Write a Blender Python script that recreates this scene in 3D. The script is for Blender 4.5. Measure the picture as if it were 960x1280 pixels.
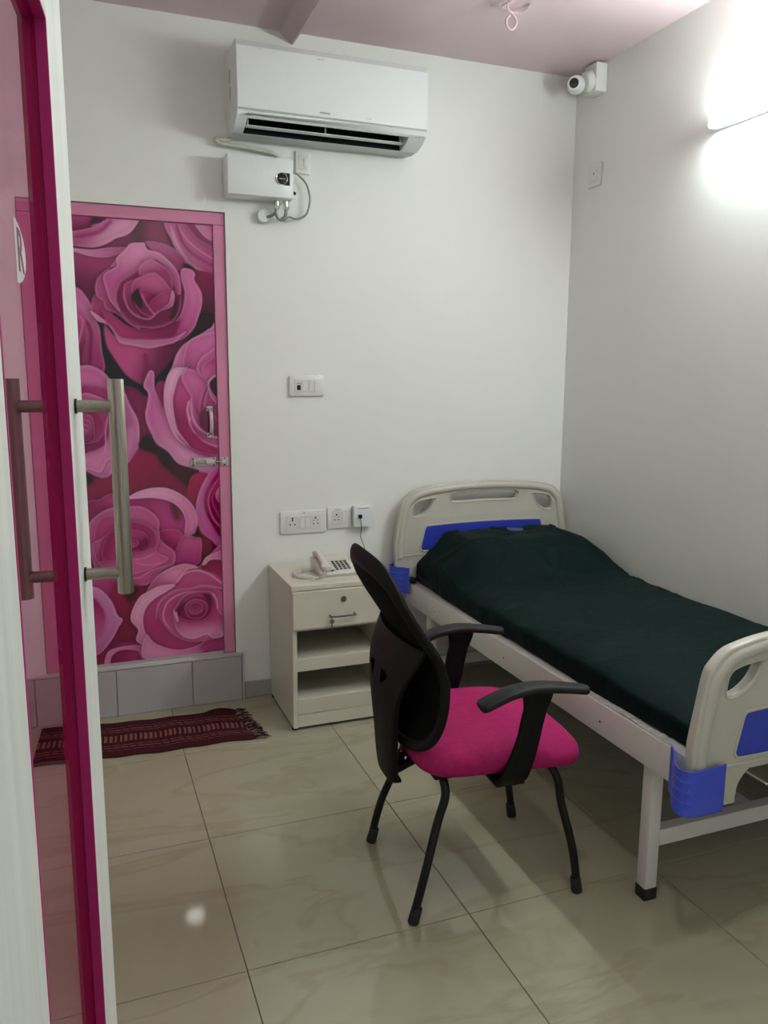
import bpy, bmesh, math, random
import numpy as np
from mathutils import Vector, Matrix, noise
R_ = math.radians
random.seed(4)
scene = bpy.context.scene
COL = scene.collection
for o in list(bpy.data.objects): bpy.data.objects.remove(o, do_unlink=True)

# ------------------------------------------------------------------ camera
CAM_H = 1.43
cam_d = bpy.data.cameras.new('camera'); cam = bpy.data.objects.new('camera', cam_d); COL.objects.link(cam)
F_PX = 1001.4
cam_d.sensor_fit = 'VERTICAL'; cam_d.sensor_height = 24.0; cam_d.lens = F_PX / 1280 * 24.0
cam_d.clip_start = 0.02
yaw, pit, rol = R_(20.927), R_(9.662), R_(0.342)
fw = Vector((math.sin(yaw)*math.cos(pit), math.cos(yaw)*math.cos(pit), -math.sin(pit)))
rt0 = Vector((math.cos(yaw), -math.sin(yaw), 0)); up0 = rt0.cross(fw)
rt = rt0*math.cos(rol) + up0*math.sin(rol); up = -rt0*math.sin(rol) + up0*math.cos(rol)
mw = Matrix.Identity(4)
for i in range(3): mw[i][0] = rt[i]; mw[i][1] = up[i]; mw[i][2] = -fw[i]
mw.translation = Vector((0, 0, CAM_H)); cam.matrix_world = mw
scene.camera = cam

# ------------------------------------------------------------------ world, exposure
world = bpy.data.worlds.new('corridor_light'); scene.world = world; world.use_nodes = True
bg = world.node_tree.nodes['Background']; bg.inputs[0].default_value = (0.86, 0.9, 0.88, 1); bg.inputs[1].default_value = 0.14
vs = scene.view_settings; scene.display_settings.display_device = 'sRGB'
vs.view_transform = 'Standard'; vs.look = 'None'; vs.gamma = 1.0; vs.use_curve_mapping = False; vs.exposure = 1.98

# room measures
D = 3.41; XR = 2.25; XL = -0.62; YF = 0.44; CH = 2.79

# ---- painter for the printed rose artwork (flat print on the door)
def catmull(pts, closed, n=6):
    P = np.array(pts, float); N = len(P); out = []
    rng = range(N if closed else N - 1)
    for i in rng:
        if closed: a, b, c, d = P[(i-1) % N], P[i], P[(i+1) % N], P[(i+2) % N]
        else: a, b, c, d = P[max(i-1, 0)], P[i], P[i+1], P[min(i+2, N-1)]
        for k in range(n):
            t = k / n
            out.append(0.5*((2*b) + (c-a)*t + (2*a-5*b+4*c-d)*t*t + (3*b-3*c+d-a)*t**3))
    if not closed: out.append(P[-1])
    return np.array(out)

def seg_dist(X, Y, L, closed):
    M = len(L); best = np.full(X.shape, 1e9); tt = np.zeros(X.shape)
    for i in range(M if closed else M - 1):
        a = L[i]; b = L[(i+1) % M]; e = b - a; l2 = e @ e + 1e-12
        t = np.clip(((X-a[0])*e[0] + (Y-a[1])*e[1]) / l2, 0, 1)
        d = (X-a[0]-t*e[0])**2 + (Y-a[1]-t*e[1])**2
        m = d < best; best[m] = d[m]; tt[m] = ((i + t) / M)[m]
    return np.sqrt(best), tt

def inside(X, Y, L):
    r = np.zeros(X.shape, bool); M = len(L)
    for i in range(M):
        x0, y0 = L[i]; x1, y1 = L[(i+1) % M]
        if y0 == y1: continue
        r ^= ((y0 > Y) != (y1 > Y)) & (X < (x1-x0)*(Y-y0)/(y1-y0) + x0)
    return r

def paint_print(ops, X, Y, base):
    """flat printed artwork: layered petals drawn in door millimetres, returns sRGB 0..255"""
    img = np.zeros(X.shape + (3,)); img[:] = base
    for op in ops:
        kind, pts, col = op[0], op[1], op[2:]
        closed = kind == 'p'
        L = catmull(pts, closed)
        pad = 34
        lo = L.min(0) - pad; hi = L.max(0) + pad
        m = (X > lo[0]) & (X < hi[0]) & (Y > lo[1]) & (Y < hi[1])
        if not m.any(): continue
        x, y = X[m], Y[m]
        d, t = seg_dist(x, y, L, closed)
        cur = img[m]
        if closed:
            c0, c1, g, rim, rw, soft = col
            c0 = np.array(c0, float); c1 = np.array(c1, float)
            ins = inside(x, y, L); sd = np.where(ins, d, -d)
            al = np.clip(sd/soft + .5, 0, 1)
            gx, gy = g[2]-g[0], g[3]-g[1]
            s = np.clip(((x-g[0])*gx + (y-g[1])*gy) / (gx*gx+gy*gy+1e-9), 0, 1); s = s*s*(3-2*s)
            c = c0*(1-s[:, None]) + c1*s[:, None]
            if rw:
                k = np.exp(-np.maximum(sd, 0)/(rw*.8))[:, None]*.62
                c = c*(1-k) + np.array(rim, float)*k
                k2 = (np.exp(-(np.maximum(sd, 0)-2.6*rw)**2/(1.6*rw)**2)*.14)[:, None]
                c = c*(1-k2) + c*.62*k2
            # ambient darkening printed just outside the petal's lip
            sh = (np.exp(-np.maximum(-sd, 0)/9.0)*.2)[:, None]*(~ins)[:, None]
            cur = cur*(1-sh)
        else:
            cc, w = col
            taper = np.clip(np.minimum(t, 1-t)*7, 0.15, 1)
            al = np.exp(-(d/(w*taper))**2)*.85
            c = np.array(cc, float)
        al = al[:, None]
        img[m] = cur*(1-al) + c*al
    return img
# ------------------------------------------------------------------ helpers
XF = {}
def root_of(o):
    while o.parent: o = o.parent
    return o
def obj(name, bm, mat, parent=None, local=False, smooth=True, angle=40, loc=None):
    """link a bmesh as ONE object; world-coordinate verts unless local"""
    me = bpy.data.meshes.new(name)
    if parent is not None and not local:
        bmesh.ops.transform(bm, matrix=XF[root_of(parent).name].inverted(), verts=bm.verts)
    if loc is not None: bmesh.ops.translate(bm, vec=-Vector(loc), verts=bm.verts)
    bmesh.ops.recalc_face_normals(bm, faces=bm.faces)
    bm.to_mesh(me); bm.free()
    if smooth:
        me.polygons.foreach_set('use_smooth', [True]*len(me.polygons))
        me.set_sharp_from_angle(angle=R_(angle))
    for mm in (mat if isinstance(mat, (list, tuple)) else [mat]): me.materials.append(mm)
    o = bpy.data.objects.new(name, me); COL.objects.link(o)
    if parent is not None: o.parent = parent
    elif loc is not None: o.location = loc; XF[o.name] = Matrix.Translation(Vector(loc))
    else: XF[o.name] = Matrix.Identity(4)
    return o
def tag(o, label, cat, group=None):
    o['label'] = label; o['category'] = cat
    if group: o['group'] = group
    return o
def struct(o): o['kind'] = 'structure'; return o
def thing(name, label, cat, loc=(0, 0, 0), rz=0.0, group=None):
    o = bpy.data.objects.new(name, None); COL.objects.link(o); o.empty_display_size = .05
    o.location = loc; o.rotation_euler = (0, 0, rz)
    XF[o.name] = Matrix.Translation(Vector(loc)) @ Matrix.Rotation(rz, 4, 'Z')
    if label: tag(o, label, cat, group)
    return o
def copy_tree(o, parent=None):
    c = o.copy(); COL.objects.link(c); c.parent = parent
    if o.name in XF: XF[c.name] = XF[o.name].copy()
    for ch in [x for x in bpy.data.objects if x.parent == o]: copy_tree(ch, c)
    return c
def NB(): return bmesh.new()
def box(bm, x0, x1, y0, y1, z0, z1, bev=0, seg=2, M=None):
    t = bmesh.new(); bmesh.ops.create_cube(t, size=1)
    for v in t.verts:
        v.co = Vector(((x0+x1)/2 + v.co.x*(x1-x0), (y0+y1)/2 + v.co.y*(y1-y0), (z0+z1)/2 + v.co.z*(z1-z0)))
    if bev: bmesh.ops.bevel(t, geom=t.edges[:], offset=bev, segments=seg, profile=.5, affect='EDGES', clamp_overlap=True)
    return merge(bm, t, M)
def merge(bm, t, M=None):
    if M is not None: bmesh.ops.transform(t, matrix=M, verts=t.verts)
    me = bpy.data.meshes.new('tmp'); t.to_mesh(me); t.free(); bm.from_mesh(me); bpy.data.meshes.remove(me)
    return bm
def cyl(bm, a, b, r, r2=None, seg=20, bev=0):
    a = Vector(a); b = Vector(b); d = b-a
    t = bmesh.new(); bmesh.ops.create_cone(t, cap_ends=True, segments=seg, radius1=r, radius2=r if r2 is None else r2, depth=d.length)
    if bev:
        es = [e for e in t.edges if len(e.link_faces) == 2 and abs(e.verts[0].co.z-e.verts[1].co.z) < 1e-6]
        bmesh.ops.bevel(t, geom=es, offset=bev, segments=2, profile=.5, affect='EDGES')
    M = Matrix.Translation((a+b)/2) @ d.to_track_quat('Z', 'Y').to_matrix().to_4x4()
    return merge(bm, t, M)
def sphere(bm, c, r, sx=1, sy=1, sz=1, seg=20):
    t = bmesh.new(); bmesh.ops.create_uvsphere(t, u_segments=seg, v_segments=seg//2, radius=r)
    M = Matrix.Translation(Vector(c)) @ Matrix.Diagonal((sx, sy, sz, 1))
    return merge(bm, t, M)
def cat_pts(pts, closed=False, n=6):
    return [Vector(p) for p in catmull([tuple(p) for p in pts], closed, n)]
def sweep(bm, pts, w, h=None, seg=12, closed=False, upv=None, power=2.0, caps=True):
    """sweep an elliptical (or squarish, power>2) section; w, h scalar or per-point lists"""
    P = [Vector(p) for p in pts]; N = len(P)
    W = w if isinstance(w, (list, tuple)) else [w]*N
    H = W if h is None else (h if isinstance(h, (list, tuple)) else [h]*N)
    rings = []; prev = None
    for i in range(N):
        if closed: t = P[(i+1) % N]-P[i-1]
        else: t = P[min(i+1, N-1)]-P[max(i-1, 0)]
        t.normalize()
        if upv is not None: u = Vector(upv)
        elif prev is None: u = Vector((0, 0, 1)) if abs(t.z) < .9 else Vector((0, 1, 0))
        else: u = prev
        u = (u - t*u.dot(t)); 
        if u.length < 1e-6: u = t.orthogonal()
        u.normalize(); s = t.cross(u).normalized(); prev = u
        ring = []
        for k in range(seg):
            a = 2*math.pi*k/seg; ca, sa = math.cos(a), math.sin(a)
            e = 2.0/power
            x = math.copysign(abs(ca)**e, ca)*W[i]; y = math.copysign(abs(sa)**e, sa)*H[i]
            ring.append(bm.verts.new(P[i] + s*x + u*y))
        rings.append(ring)
    for i in range(N if closed else N-1):
        A, B = rings[i], rings[(i+1) % N]
        for k in range(seg): bm.faces.new((A[k], A[(k+1) % seg], B[(k+1) % seg], B[k]))
    if caps and not closed:
        bm.faces.new(rings[0][::-1]); bm.faces.new(rings[-1])
    return bm
def prism(bm, prof, a0, a1, axis='x', M=None):
    """extrude closed 2-D profile along axis. axis x: prof=(y,z); y: (x,z); z: (x,y)"""
    t = bmesh.new()
    def mk(p, a): return {'x': (a, p[0], p[1]), 'y': (p[0], a, p[1]), 'z': (p[0], p[1], a)}[axis]
    A = [t.verts.new(mk(p, a0)) for p in prof]; B = [t.verts.new(mk(p, a1)) for p in prof]; n = len(prof)
    t.faces.new(A); t.faces.new(B[::-1])
    for i in range(n): t.faces.new((A[i], B[i], B[(i+1) % n], A[(i+1) % n]))
    bmesh.ops.triangulate(t, faces=[f for f in t.faces if len(f.verts) > 4])
    return merge(bm, t, M)
def curve_plate(outlines, thick, bev, M):
    """flat plate with holes from closed 2-D outlines (x,z); returns bmesh. M maps (x,y=depth,z)"""
    cu = bpy.data.curves.new('plate', 'CURVE'); cu.dimensions = '2D'; cu.fill_mode = 'BOTH'
    cu.extrude = max(thick/2-bev, 0.0001); cu.bevel_depth = bev; cu.bevel_resolution = 2
    for L in outlines:
        sp = cu.splines.new('POLY'); sp.points.add(len(L)-1)
        for i, p in enumerate(L): sp.points[i].co = (p[0], p[1], 0, 1)
        sp.use_cyclic_u = True
    ob = bpy.data.objects.new('plate', cu); COL.objects.link(ob)
    dg = bpy.context.evaluated_depsgraph_get(); dg.update()
    me = bpy.data.meshes.new_from_object(ob.evaluated_get(dg))
    bm = bmesh.new(); bm.from_mesh(me); bpy.data.meshes.remove(me)
    bpy.data.objects.remove(ob, do_unlink=True); bpy.data.curves.remove(cu)
    bmesh.ops.remove_doubles(bm, verts=bm.verts, dist=1e-5)
    # curve plane xy -> world x,z ; curve z -> depth
    T = Matrix(((1, 0, 0, 0), (0, 0, -1, 0), (0, 1, 0, 0), (0, 0, 0, 1)))
    bmesh.ops.transform(bm, matrix=M @ T, verts=bm.verts)
    return bm
def text_bm(s, size, depth, M, bold=0.0, spacing=1.0):
    cu = bpy.data.curves.new('txt', 'FONT'); cu.body = s; cu.size = size; cu.extrude = depth; cu.offset = bold
    cu.align_x = 'CENTER'; cu.align_y = 'CENTER'; cu.space_character = spacing; cu.resolution_u = 3
    ob = bpy.data.objects.new('txt', cu); COL.objects.link(ob)
    dg = bpy.context.evaluated_depsgraph_get(); dg.update()
    me = bpy.data.meshes.new_from_object(ob.evaluated_get(dg))
    bm = bmesh.new(); bm.from_mesh(me); bpy.data.meshes.remove(me)
    bpy.data.objects.remove(ob, do_unlink=True); bpy.data.curves.remove(cu)
    bmesh.ops.transform(bm, matrix=M, verts=bm.verts)
    return bm

# ------------------------------------------------------------------ materials
def srgb(c):
    return tuple(((v/255)/12.92 if v/255 <= .04045 else ((v/255+.055)/1.055)**2.4) for v in c)
def mat(name, col, rough=.5, metal=0.0, spec=.5, noise_s=None, noise_a=.06, bump=None, coat=0.0, emit=None, stretch=None, sheen=0):
    m = bpy.data.materials.new(name); m.use_nodes = True; nt = m.node_tree; b = nt.nodes['Principled BSDF']
    c = srgb(col) if max(col) > 1.01 else col
    b.inputs['Base Color'].default_value = (*c, 1); b.inputs['Roughness'].default_value = rough
    b.inputs['Metallic'].default_value = metal; b.inputs['Specular IOR Level'].default_value = spec
    b.inputs['Coat Weight'].default_value = coat; b.inputs['Coat Roughness'].default_value = .05
    if sheen: b.inputs['Sheen Weight'].default_value = sheen
    tc = nt.nodes.new('ShaderNodeTexCoord'); src = tc.outputs['Object']
    if stretch:
        mp = nt.nodes.new('ShaderNodeMapping'); mp.inputs['Scale'].default_value = stretch
        nt.links.new(src, mp.inputs['Vector']); src = mp.outputs[0]
    if noise_s:
        n = nt.nodes.new('ShaderNodeTexNoise'); n.inputs['Scale'].default_value = noise_s; n.inputs['Detail'].default_value = 4
        nt.links.new(src, n.inputs['Vector'])
        r = nt.nodes.new('ShaderNodeValToRGB')
        lo = tuple(max(0, v*(1-noise_a)) for v in c); hi = tuple(min(1, v*(1+noise_a)) for v in c)
        r.color_ramp.elements[0].color = (*lo, 1); r.color_ramp.elements[1].color = (*hi, 1)
        r.color_ramp.elements[0].position = .3; r.color_ramp.elements[1].position = .7
        nt.links.new(n.outputs['Fac'], r.inputs['Fac']); nt.links.new(r.outputs['Color'], b.inputs['Base Color'])
    if bump:
        n2 = nt.nodes.new('ShaderNodeTexNoise'); n2.inputs['Scale'].default_value = bump[0]; n2.inputs['Detail'].default_value = 3
        nt.links.new(src, n2.inputs['Vector'])
        bp = nt.nodes.new('ShaderNodeBump'); bp.inputs['Strength'].default_value = bump[1]; bp.inputs['Distance'].default_value = .002
        nt.links.new(n2.outputs['Fac'], bp.inputs['Height']); nt.links.new(bp.outputs['Normal'], b.inputs['Normal'])
    if emit:
        b.inputs['Emission Color'].default_value = (*emit[0], 1); b.inputs['Emission Strength'].default_value = emit[1]
    return m
MT = {}
MT['wall'] = mat('wall_paint', (.80, .81, .775), .55, noise_s=1.3, noise_a=.02, bump=(180, .08), spec=.3)
MT['ceil'] = mat('pink_ceiling_paint', (.64, .50, .525), .4, noise_s=1.2, noise_a=.04, bump=(60, .1), spec=.4)
MT['ac'] = mat('white_plastic', (.78, .80, .80), .28, noise_s=3, noise_a=.01)
MT['ac_grey'] = mat('grey_plastic', (.52, .54, .54), .35, noise_s=5, noise_a=.03)
MT['plate'] = mat('switch_plastic', (.76, .76, .73), .3, noise_s=9, noise_a=.02)
MT['plate2'] = mat('switch_plastic_inner', (.70, .70, .67), .35, noise_s=9, noise_a=.02)
MT['black'] = mat('black_plastic', (.003, .003, .0033), .55, spec=.18, noise_s=30, noise_a=.2, bump=(500, .15))
MT['arm'] = mat('arm_plastic', (.009, .0095, .010), .55, spec=.3, noise_s=30, noise_a=.2, bump=(900, .3))
MT['blackm'] = mat('black_metal', (.004, .004, .004), .38, spec=.3, noise_s=20, noise_a=.2)
MT['rubber'] = mat('black_rubber', (.008, .008, .008), .6, noise_s=30, noise_a=.2)
MT['steel'] = mat('brushed_steel', (.36, .33, .275), .42, metal=1, noise_s=60, noise_a=.25, stretch=(20, 20, .4))
MT['chrome'] = mat('chrome', (.6, .6, .6), .15, metal=1, noise_s=20, noise_a=.05)
MT['dull'] = mat('dull_aluminium', (.52, .50, .46), .35, metal=.35, noise_s=40, noise_a=.1)
MT['magenta'] = mat('magenta_laminate', (.43, .012, .155), .4, noise_s=4, noise_a=.06, bump=(300, .1))
MT['stile'] = mat('white_grain_laminate', (.74, .77, .73), .45, noise_s=3, noise_a=.07, stretch=(14, 14, .8))
MT['dframe'] = mat('pink_door_frame', srgb((205, 128, 160)), .4, noise_s=3, noise_a=.05)
MT['sgrout'] = mat('pale_grout', (.42, .40, .39), .8, noise_s=20, noise_a=.1)
MT['sill'] = mat('grey_glazed_tile', (.46, .43, .44), .25, noise_s=3, noise_a=.05, spec=.5)
MT['sillcap'] = mat('pale_stone_cap', (.52, .50, .48), .3, noise_s=6, noise_a=.05)
MT['skirt'] = mat('grey_skirting_tile', (.36, .345, .33), .3, noise_s=4, noise_a=.06)
MT['grout'] = mat('grout', (.15, .125, .10), .8, noise_s=20, noise_a=.1)
MT['bedwhite'] = mat('white_powder_coat', (.66, .63, .60), .35, noise_s=6, noise_a=.03)
MT['abs'] = mat('cream_bed_plastic', (.52, .505, .43), .32, noise_s=4, noise_a=.03)
MT['blue'] = mat('blue_bed_plastic', (.022, .045, .42), .38, noise_s=6, noise_a=.05)
MT['blue2'] = mat('blue_corner_plastic', (.045, .085, .62), .32, noise_s=6, noise_a=.05)
MT['oval'] = mat('blue_oval_patch', (.05, .07, .24), .6, noise_s=12, noise_a=.05)
MT['seat'] = mat('magenta_upholstery', (.34, .011, .10), .85, noise_s=60, noise_a=.12, bump=(420, .5), spec=.2)
MT['deck'] = mat('grey_steel_deck', (.2, .2, .2), .6, noise_s=5, noise_a=.1)
MT['cab'] = mat('cream_laminate', (.62, .585, .49), .38, noise_s=2.5, noise_a=.03, stretch=(1, 1, 6))
MT['cabedge'] = mat('cream_edge', (.56, .53, .44), .42, noise_s=5, noise_a=.03)
MT['phone'] = mat('cream_phone_plastic', (.60, .575, .52), .35, noise_s=9, noise_a=.03)
MT['key'] = mat('phone_key_grey', (.05, .055, .06), .5, noise_s=9, noise_a=.1)
MT['wire'] = mat('grey_hose', (.26, .27, .26), .35, metal=.3, noise_s=60, noise_a=.2)
MT['pipe'] = mat('cream_pipe_wrap', (.58, .57, .50), .6, noise_s=30, noise_a=.08)
MT['hook'] = mat('pink_painted_metal', (.66, .47, .51), .4, noise_s=20, noise_a=.05)
MT['tube'] = mat('tube_glow', (.9, .95, .95), .5, emit=((.90, 1.0, .98), 42.0))
MT['lamp'] = mat('lamp_glow', (.9, .95, .95), .5, emit=((1.0, .97, .92), 32.0))
MT['dchrome'] = mat('dark_chrome', (.10, .09, .08), .2, metal=.8, noise_s=20, noise_a=.1)
MT['dkey'] = mat('tarnished_key', (.16, .14, .12), .4, metal=.5, noise_s=80, noise_a=.3)
MT['glassk'] = mat('lens_glass', (.01, .012, .02), .08, spec=.8, noise_s=9, noise_a=.1)
MT['knob'] = mat('dark_control', (.008, .009, .010), .35, spec=.3, noise_s=9, noise_a=.1)
MT['red'] = mat('red_print', (.16, .02, .05), .5, noise_s=9, noise_a=.05)
MT['sticker'] = mat('white_sticker', (.52, .49, .49), .45, noise_s=9, noise_a=.02)
MT['brown'] = mat('gold_label', (.42, .34, .16), .5, noise_s=9, noise_a=.1)
MT['logo'] = mat('grey_print', (.30, .31, .32), .5, noise_s=9, noise_a=.05)
MT['film'] = mat('clear_film', (.7, .7, .68), .25, noise_s=20, noise_a=.1, bump=(60, .8))

def m_floor():
    m = bpy.data.materials.new('polished_beige_tile'); m.use_nodes = True; nt = m.node_tree; b = nt.nodes['Principled BSDF']
    g = nt.nodes.new('ShaderNodeNewGeometry'); mp = nt.nodes.new('ShaderNodeMapping')
    mp.inputs['Rotation'].default_value = (0, 0, R_(35)); mp.inputs['Scale'].default_value = (1.0, 3.2, 1)
    nt.links.new(g.outputs['Position'], mp.inputs['Vector'])
    n = nt.nodes.new('ShaderNodeTexNoise'); n.inputs['Scale'].default_value = 1.1; n.inputs['Detail'].default_value = 5; n.inputs['Distortion'].default_value = .7
    nt.links.new(mp.outputs[0], n.inputs['Vector'])
    r = nt.nodes.new('ShaderNodeValToRGB'); cr = r.color_ramp
    cr.elements[0].position = .30; cr.elements[0].color = (0.351, 0.323, 0.219, 1)
    cr.elements[1].position = .72; cr.elements[1].color = (0.390, 0.369, 0.261, 1)
    e = cr.elements.new(.47); e.color = (0.375, 0.349, 0.243, 1)
    e = cr.elements.new(.50); e.color = (0.336, 0.303, 0.201, 1)
    e = cr.elements.new(.53); e.color = (0.380, 0.354, 0.247, 1)
    nt.links.new(n.outputs['Fac'], r.inputs['Fac']); nt.links.new(r.outputs['Color'], b.inputs['Base Color'])
    b.inputs['Roughness'].default_value = .055; b.inputs['Specular IOR Level'].default_value = .55
    n2 = nt.nodes.new('ShaderNodeTexNoise'); n2.inputs['Scale'].default_value = 3.0
    nt.links.new(g.outputs['Position'], n2.inputs['Vector'])
    bp = nt.nodes.new('ShaderNodeBump'); bp.inputs['Strength'].default_value = .05; bp.inputs['Distance'].default_value = .01
    nt.links.new(n2.outputs['Fac'], bp.inputs['Height']); nt.links.new(bp.outputs['Normal'], b.inputs['Normal'])
    return m
MT['floor'] = m_floor()
def m_glass():
    m = bpy.data.materials.new('pink_tinted_glass'); m.use_nodes = True; nt = m.node_tree; nt.nodes.clear()
    out = nt.nodes.new('ShaderNodeOutputMaterial'); mx = nt.nodes.new('ShaderNodeMixShader')
    tr = nt.nodes.new('ShaderNodeBsdfTransparent'); gl = nt.nodes.new('ShaderNodeBsdfGlossy')
    n = nt.nodes.new('ShaderNodeTexNoise'); n.inputs['Scale'].default_value = 2.0
    r = nt.nodes.new('ShaderNodeValToRGB'); r.color_ramp.elements[0].color = (.92, .67, .79, 1); r.color_ramp.elements[1].color = (.93, .69, .80, 1)
    nt.links.new(n.outputs['Fac'], r.inputs['Fac']); nt.links.new(r.outputs['Color'], tr.inputs['Color'])
    gl.inputs['Roughness'].default_value = .03; gl.inputs['Color'].default_value = (.8, .75, .78, 1)
    lw = nt.nodes.new('ShaderNodeLayerWeight'); lw.inputs['Blend'].default_value = .5
    pw = nt.nodes.new('ShaderNodeMath'); pw.operation = 'POWER'; pw.inputs[1].default_value = 5.0; nt.links.new(lw.outputs['Facing'], pw.inputs[0])
    fr = nt.nodes.new('ShaderNodeMath'); fr.operation = 'MULTIPLY_ADD'; fr.inputs[1].default_value = .16; fr.inputs[2].default_value = .02
    nt.links.new(pw.outputs[0], fr.inputs[0]); nt.links.new(fr.outputs[0], mx.inputs[0]); nt.links.new(tr.outputs[0], mx.inputs[1]); nt.links.new(gl.outputs[0], mx.inputs[2])
    nt.links.new(mx.outputs[0], out.inputs['Surface'])
    return m
MT['glass'] = m_glass()
def m_meshfabric():
    m = bpy.data.materials.new('black_mesh_fabric'); m.use_nodes = True; nt = m.node_tree; b = nt.nodes['Principled BSDF']
    b.inputs['Base Color'].default_value = (.004, .004, .004, 1); b.inputs['Roughness'].default_value = .9; b.inputs['Specular IOR Level'].default_value = .1
    out = nt.nodes['Material Output']; mx = nt.nodes.new('ShaderNodeMixShader'); tr = nt.nodes.new('ShaderNodeBsdfTransparent')
    tc = nt.nodes.new('ShaderNodeTexCoord'); v = nt.nodes.new('ShaderNodeTexVoronoi'); v.inputs['Scale'].default_value = 330
    nt.links.new(tc.outputs['Object'], v.inputs['Vector'])
    r = nt.nodes.new('ShaderNodeValToRGB'); r.color_ramp.elements[0].color = (.55, .55, .55, 1); r.color_ramp.elements[1].color = (0, 0, 0, 1)
    r.color_ramp.elements[0].position = .12; r.color_ramp.elements[1].position = .3
    nt.links.new(v.outputs['Distance'], r.inputs['Fac']); nt.links.new(r.outputs['Color'], mx.inputs[0])
    nt.links.new(b.outputs[0], mx.inputs[1]); nt.links.new(tr.outputs[0], mx.inputs[2]); nt.links.new(mx.outputs[0], out.inputs['Surface'])
    return m
MT['mesh'] = m_meshfabric()
def m_sheet():
    m = bpy.data.materials.new('dark_green_sheet'); m.use_nodes = True; nt = m.node_tree; b = nt.nodes['Principled BSDF']
    tc = nt.nodes.new('ShaderNodeTexCoord'); n = nt.nodes.new('ShaderNodeTexNoise'); n.inputs['Scale'].default_value = 900; n.inputs['Detail'].default_value = 2
    nt.links.new(tc.outputs['Object'], n.inputs['Vector'])
    r = nt.nodes.new('ShaderNodeValToRGB'); r.color_ramp.elements[0].color = (.0008, .0075, .0065, 1); r.color_ramp.elements[1].color = (.0014, .0120, .0102, 1)
    nt.links.new(n.outputs['Fac'], r.inputs['Fac']); nt.links.new(r.outputs['Color'], b.inputs['Base Color'])
    b.inputs['Roughness'].default_value = .7; b.inputs['Specular IOR Level'].default_value = .10
    n2 = nt.nodes.new('ShaderNodeTexNoise'); n2.inputs['Scale'].default_value = 5; n2.inputs['Detail'].default_value = 5
    mp = nt.nodes.new('ShaderNodeMapping'); mp.inputs['Scale'].default_value = (.9, 2.2, 1); mp.inputs['Rotation'].default_value = (0, 0, .5)
    nt.links.new(tc.outputs['Object'], mp.inputs['Vector']); nt.links.new(mp.outputs[0], n2.inputs['Vector'])
    bp = nt.nodes.new('ShaderNodeBump'); bp.inputs['Strength'].default_value = .5; bp.inputs['Distance'].default_value = .03
    nt.links.new(n2.outputs['Fac'], bp.inputs['Height']); nt.links.new(bp.outputs['Normal'], b.inputs['Normal'])
    return m
MT['sheet'] = m_sheet()
def m_attr(name, rough, coat=0, spec=.5):
    m = bpy.data.materials.new(name); m.use_nodes = True; nt = m.node_tree; b = nt.nodes['Principled BSDF']
    a = nt.nodes.new('ShaderNodeVertexColor'); a.layer_name = 'print'
    nt.links.new(a.outputs['Color'], b.inputs['Base Color'])
    b.inputs['Roughness'].default_value = rough; b.inputs['Coat Weight'].default_value = coat; b.inputs['Coat Roughness'].default_value = .04
    b.inputs['Specular IOR Level'].default_value = spec
    return m
MT['print'] = m_attr('rose_print_laminate', .05, 0.0, .5)
MT['rug'] = m_attr('woven_cotton', .9, 0, .15)
MT['fringe'] = mat('dark_fringe', (.03, .012, .014), .9, noise_s=60, noise_a=.4, spec=.1)
MT['fringe2'] = mat('pale_thread', (.24, .15, .12), .9, noise_s=60, noise_a=.2, spec=.1)

# ------------------------------------------------------------------ room shell
WT = .12
DX0, DX1, DZ0, DZ1 = -.172, .606, .214, 2.078      # bathroom doorway
def wallpiece(name, boxes, m='wall'):
    bm = NB()
    for b in boxes: box(bm, *b)
    return struct(obj(name, bm, MT[m], smooth=False))
wallpiece('wall_back', [(XL-WT, DX0, D, D+WT, -.05, CH+.05), (DX1, XR+WT, D, D+WT, -.05, CH+.05), (DX0, DX1, D, D+WT, DZ1, CH+.05), (DX0, DX1, D, D+WT, -.05, DZ0-.001)])
wallpiece('wall_right', [(XR, XR+WT, YF-WT, D, -.05, CH+.05)])
wallpiece('wall_left', [(XL-WT, XL, YF-WT, D, -.05, CH+.05)])
wallpiece('wall_front', [(XL, -.125, YF-WT, YF, -.05, CH+.05), (1.95, XR, YF-WT, YF, -.05, CH+.05), (-.125, 1.95, YF-WT, YF, 2.24, CH+.05)])
bm = NB(); box(bm, XL-WT, XR+WT, YF-WT, D+WT, CH, CH+.06); struct(obj('ceiling', bm, MT['ceil'], smooth=False))
# folded ceiling rib running to the air conditioner
bm = NB(); prism(bm, [(.835, CH+.004), (.890, CH-.045), (.898, CH-.045), (.925, CH+.004)], YF, D, 'y')
struct(obj('trim_1', bm, MT['ceil'], smooth=False))
# floor: grout bed with polished tiles as parts
fl = NB(); box(fl, XL-WT, XR+WT, -1.2, D+WT, -.06, -.0035)
floor = struct(obj('floor', fl, MT['grout'], smooth=False))
JX, JY, TS, GP = .3155, 1.737, .6015, .0011
xs = [XL-.02] + [JX+TS*k for k in range(-1, 4) if XL < JX+TS*k < XR] + [XR+.02]
ys = [-1.2] + [JY+TS*k for k in range(-4, 3) if -1.2 < JY+TS*k < D] + [D+.02]
cache = {}
for i in range(len(xs)-1):
    for j in range(len(ys)-1):
        w = xs[i+1]-xs[i]-2*GP; d = ys[j+1]-ys[j]-2*GP; key = (round(w, 3), round(d, 3))
        if key not in cache:
            b = NB(); box(b, 0, w, 0, d, -.010, 0, .0012, 1)
            me = bpy.data.meshes.new('tile'); b.to_mesh(me); b.free(); me.materials.append(MT['floor']); cache[key] = me
        t = bpy.data.objects.new('tile', cache[key]); COL.objects.link(t); t.parent = floor
        t.location = (xs[i]+GP, ys[j]+GP, 0)
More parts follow.
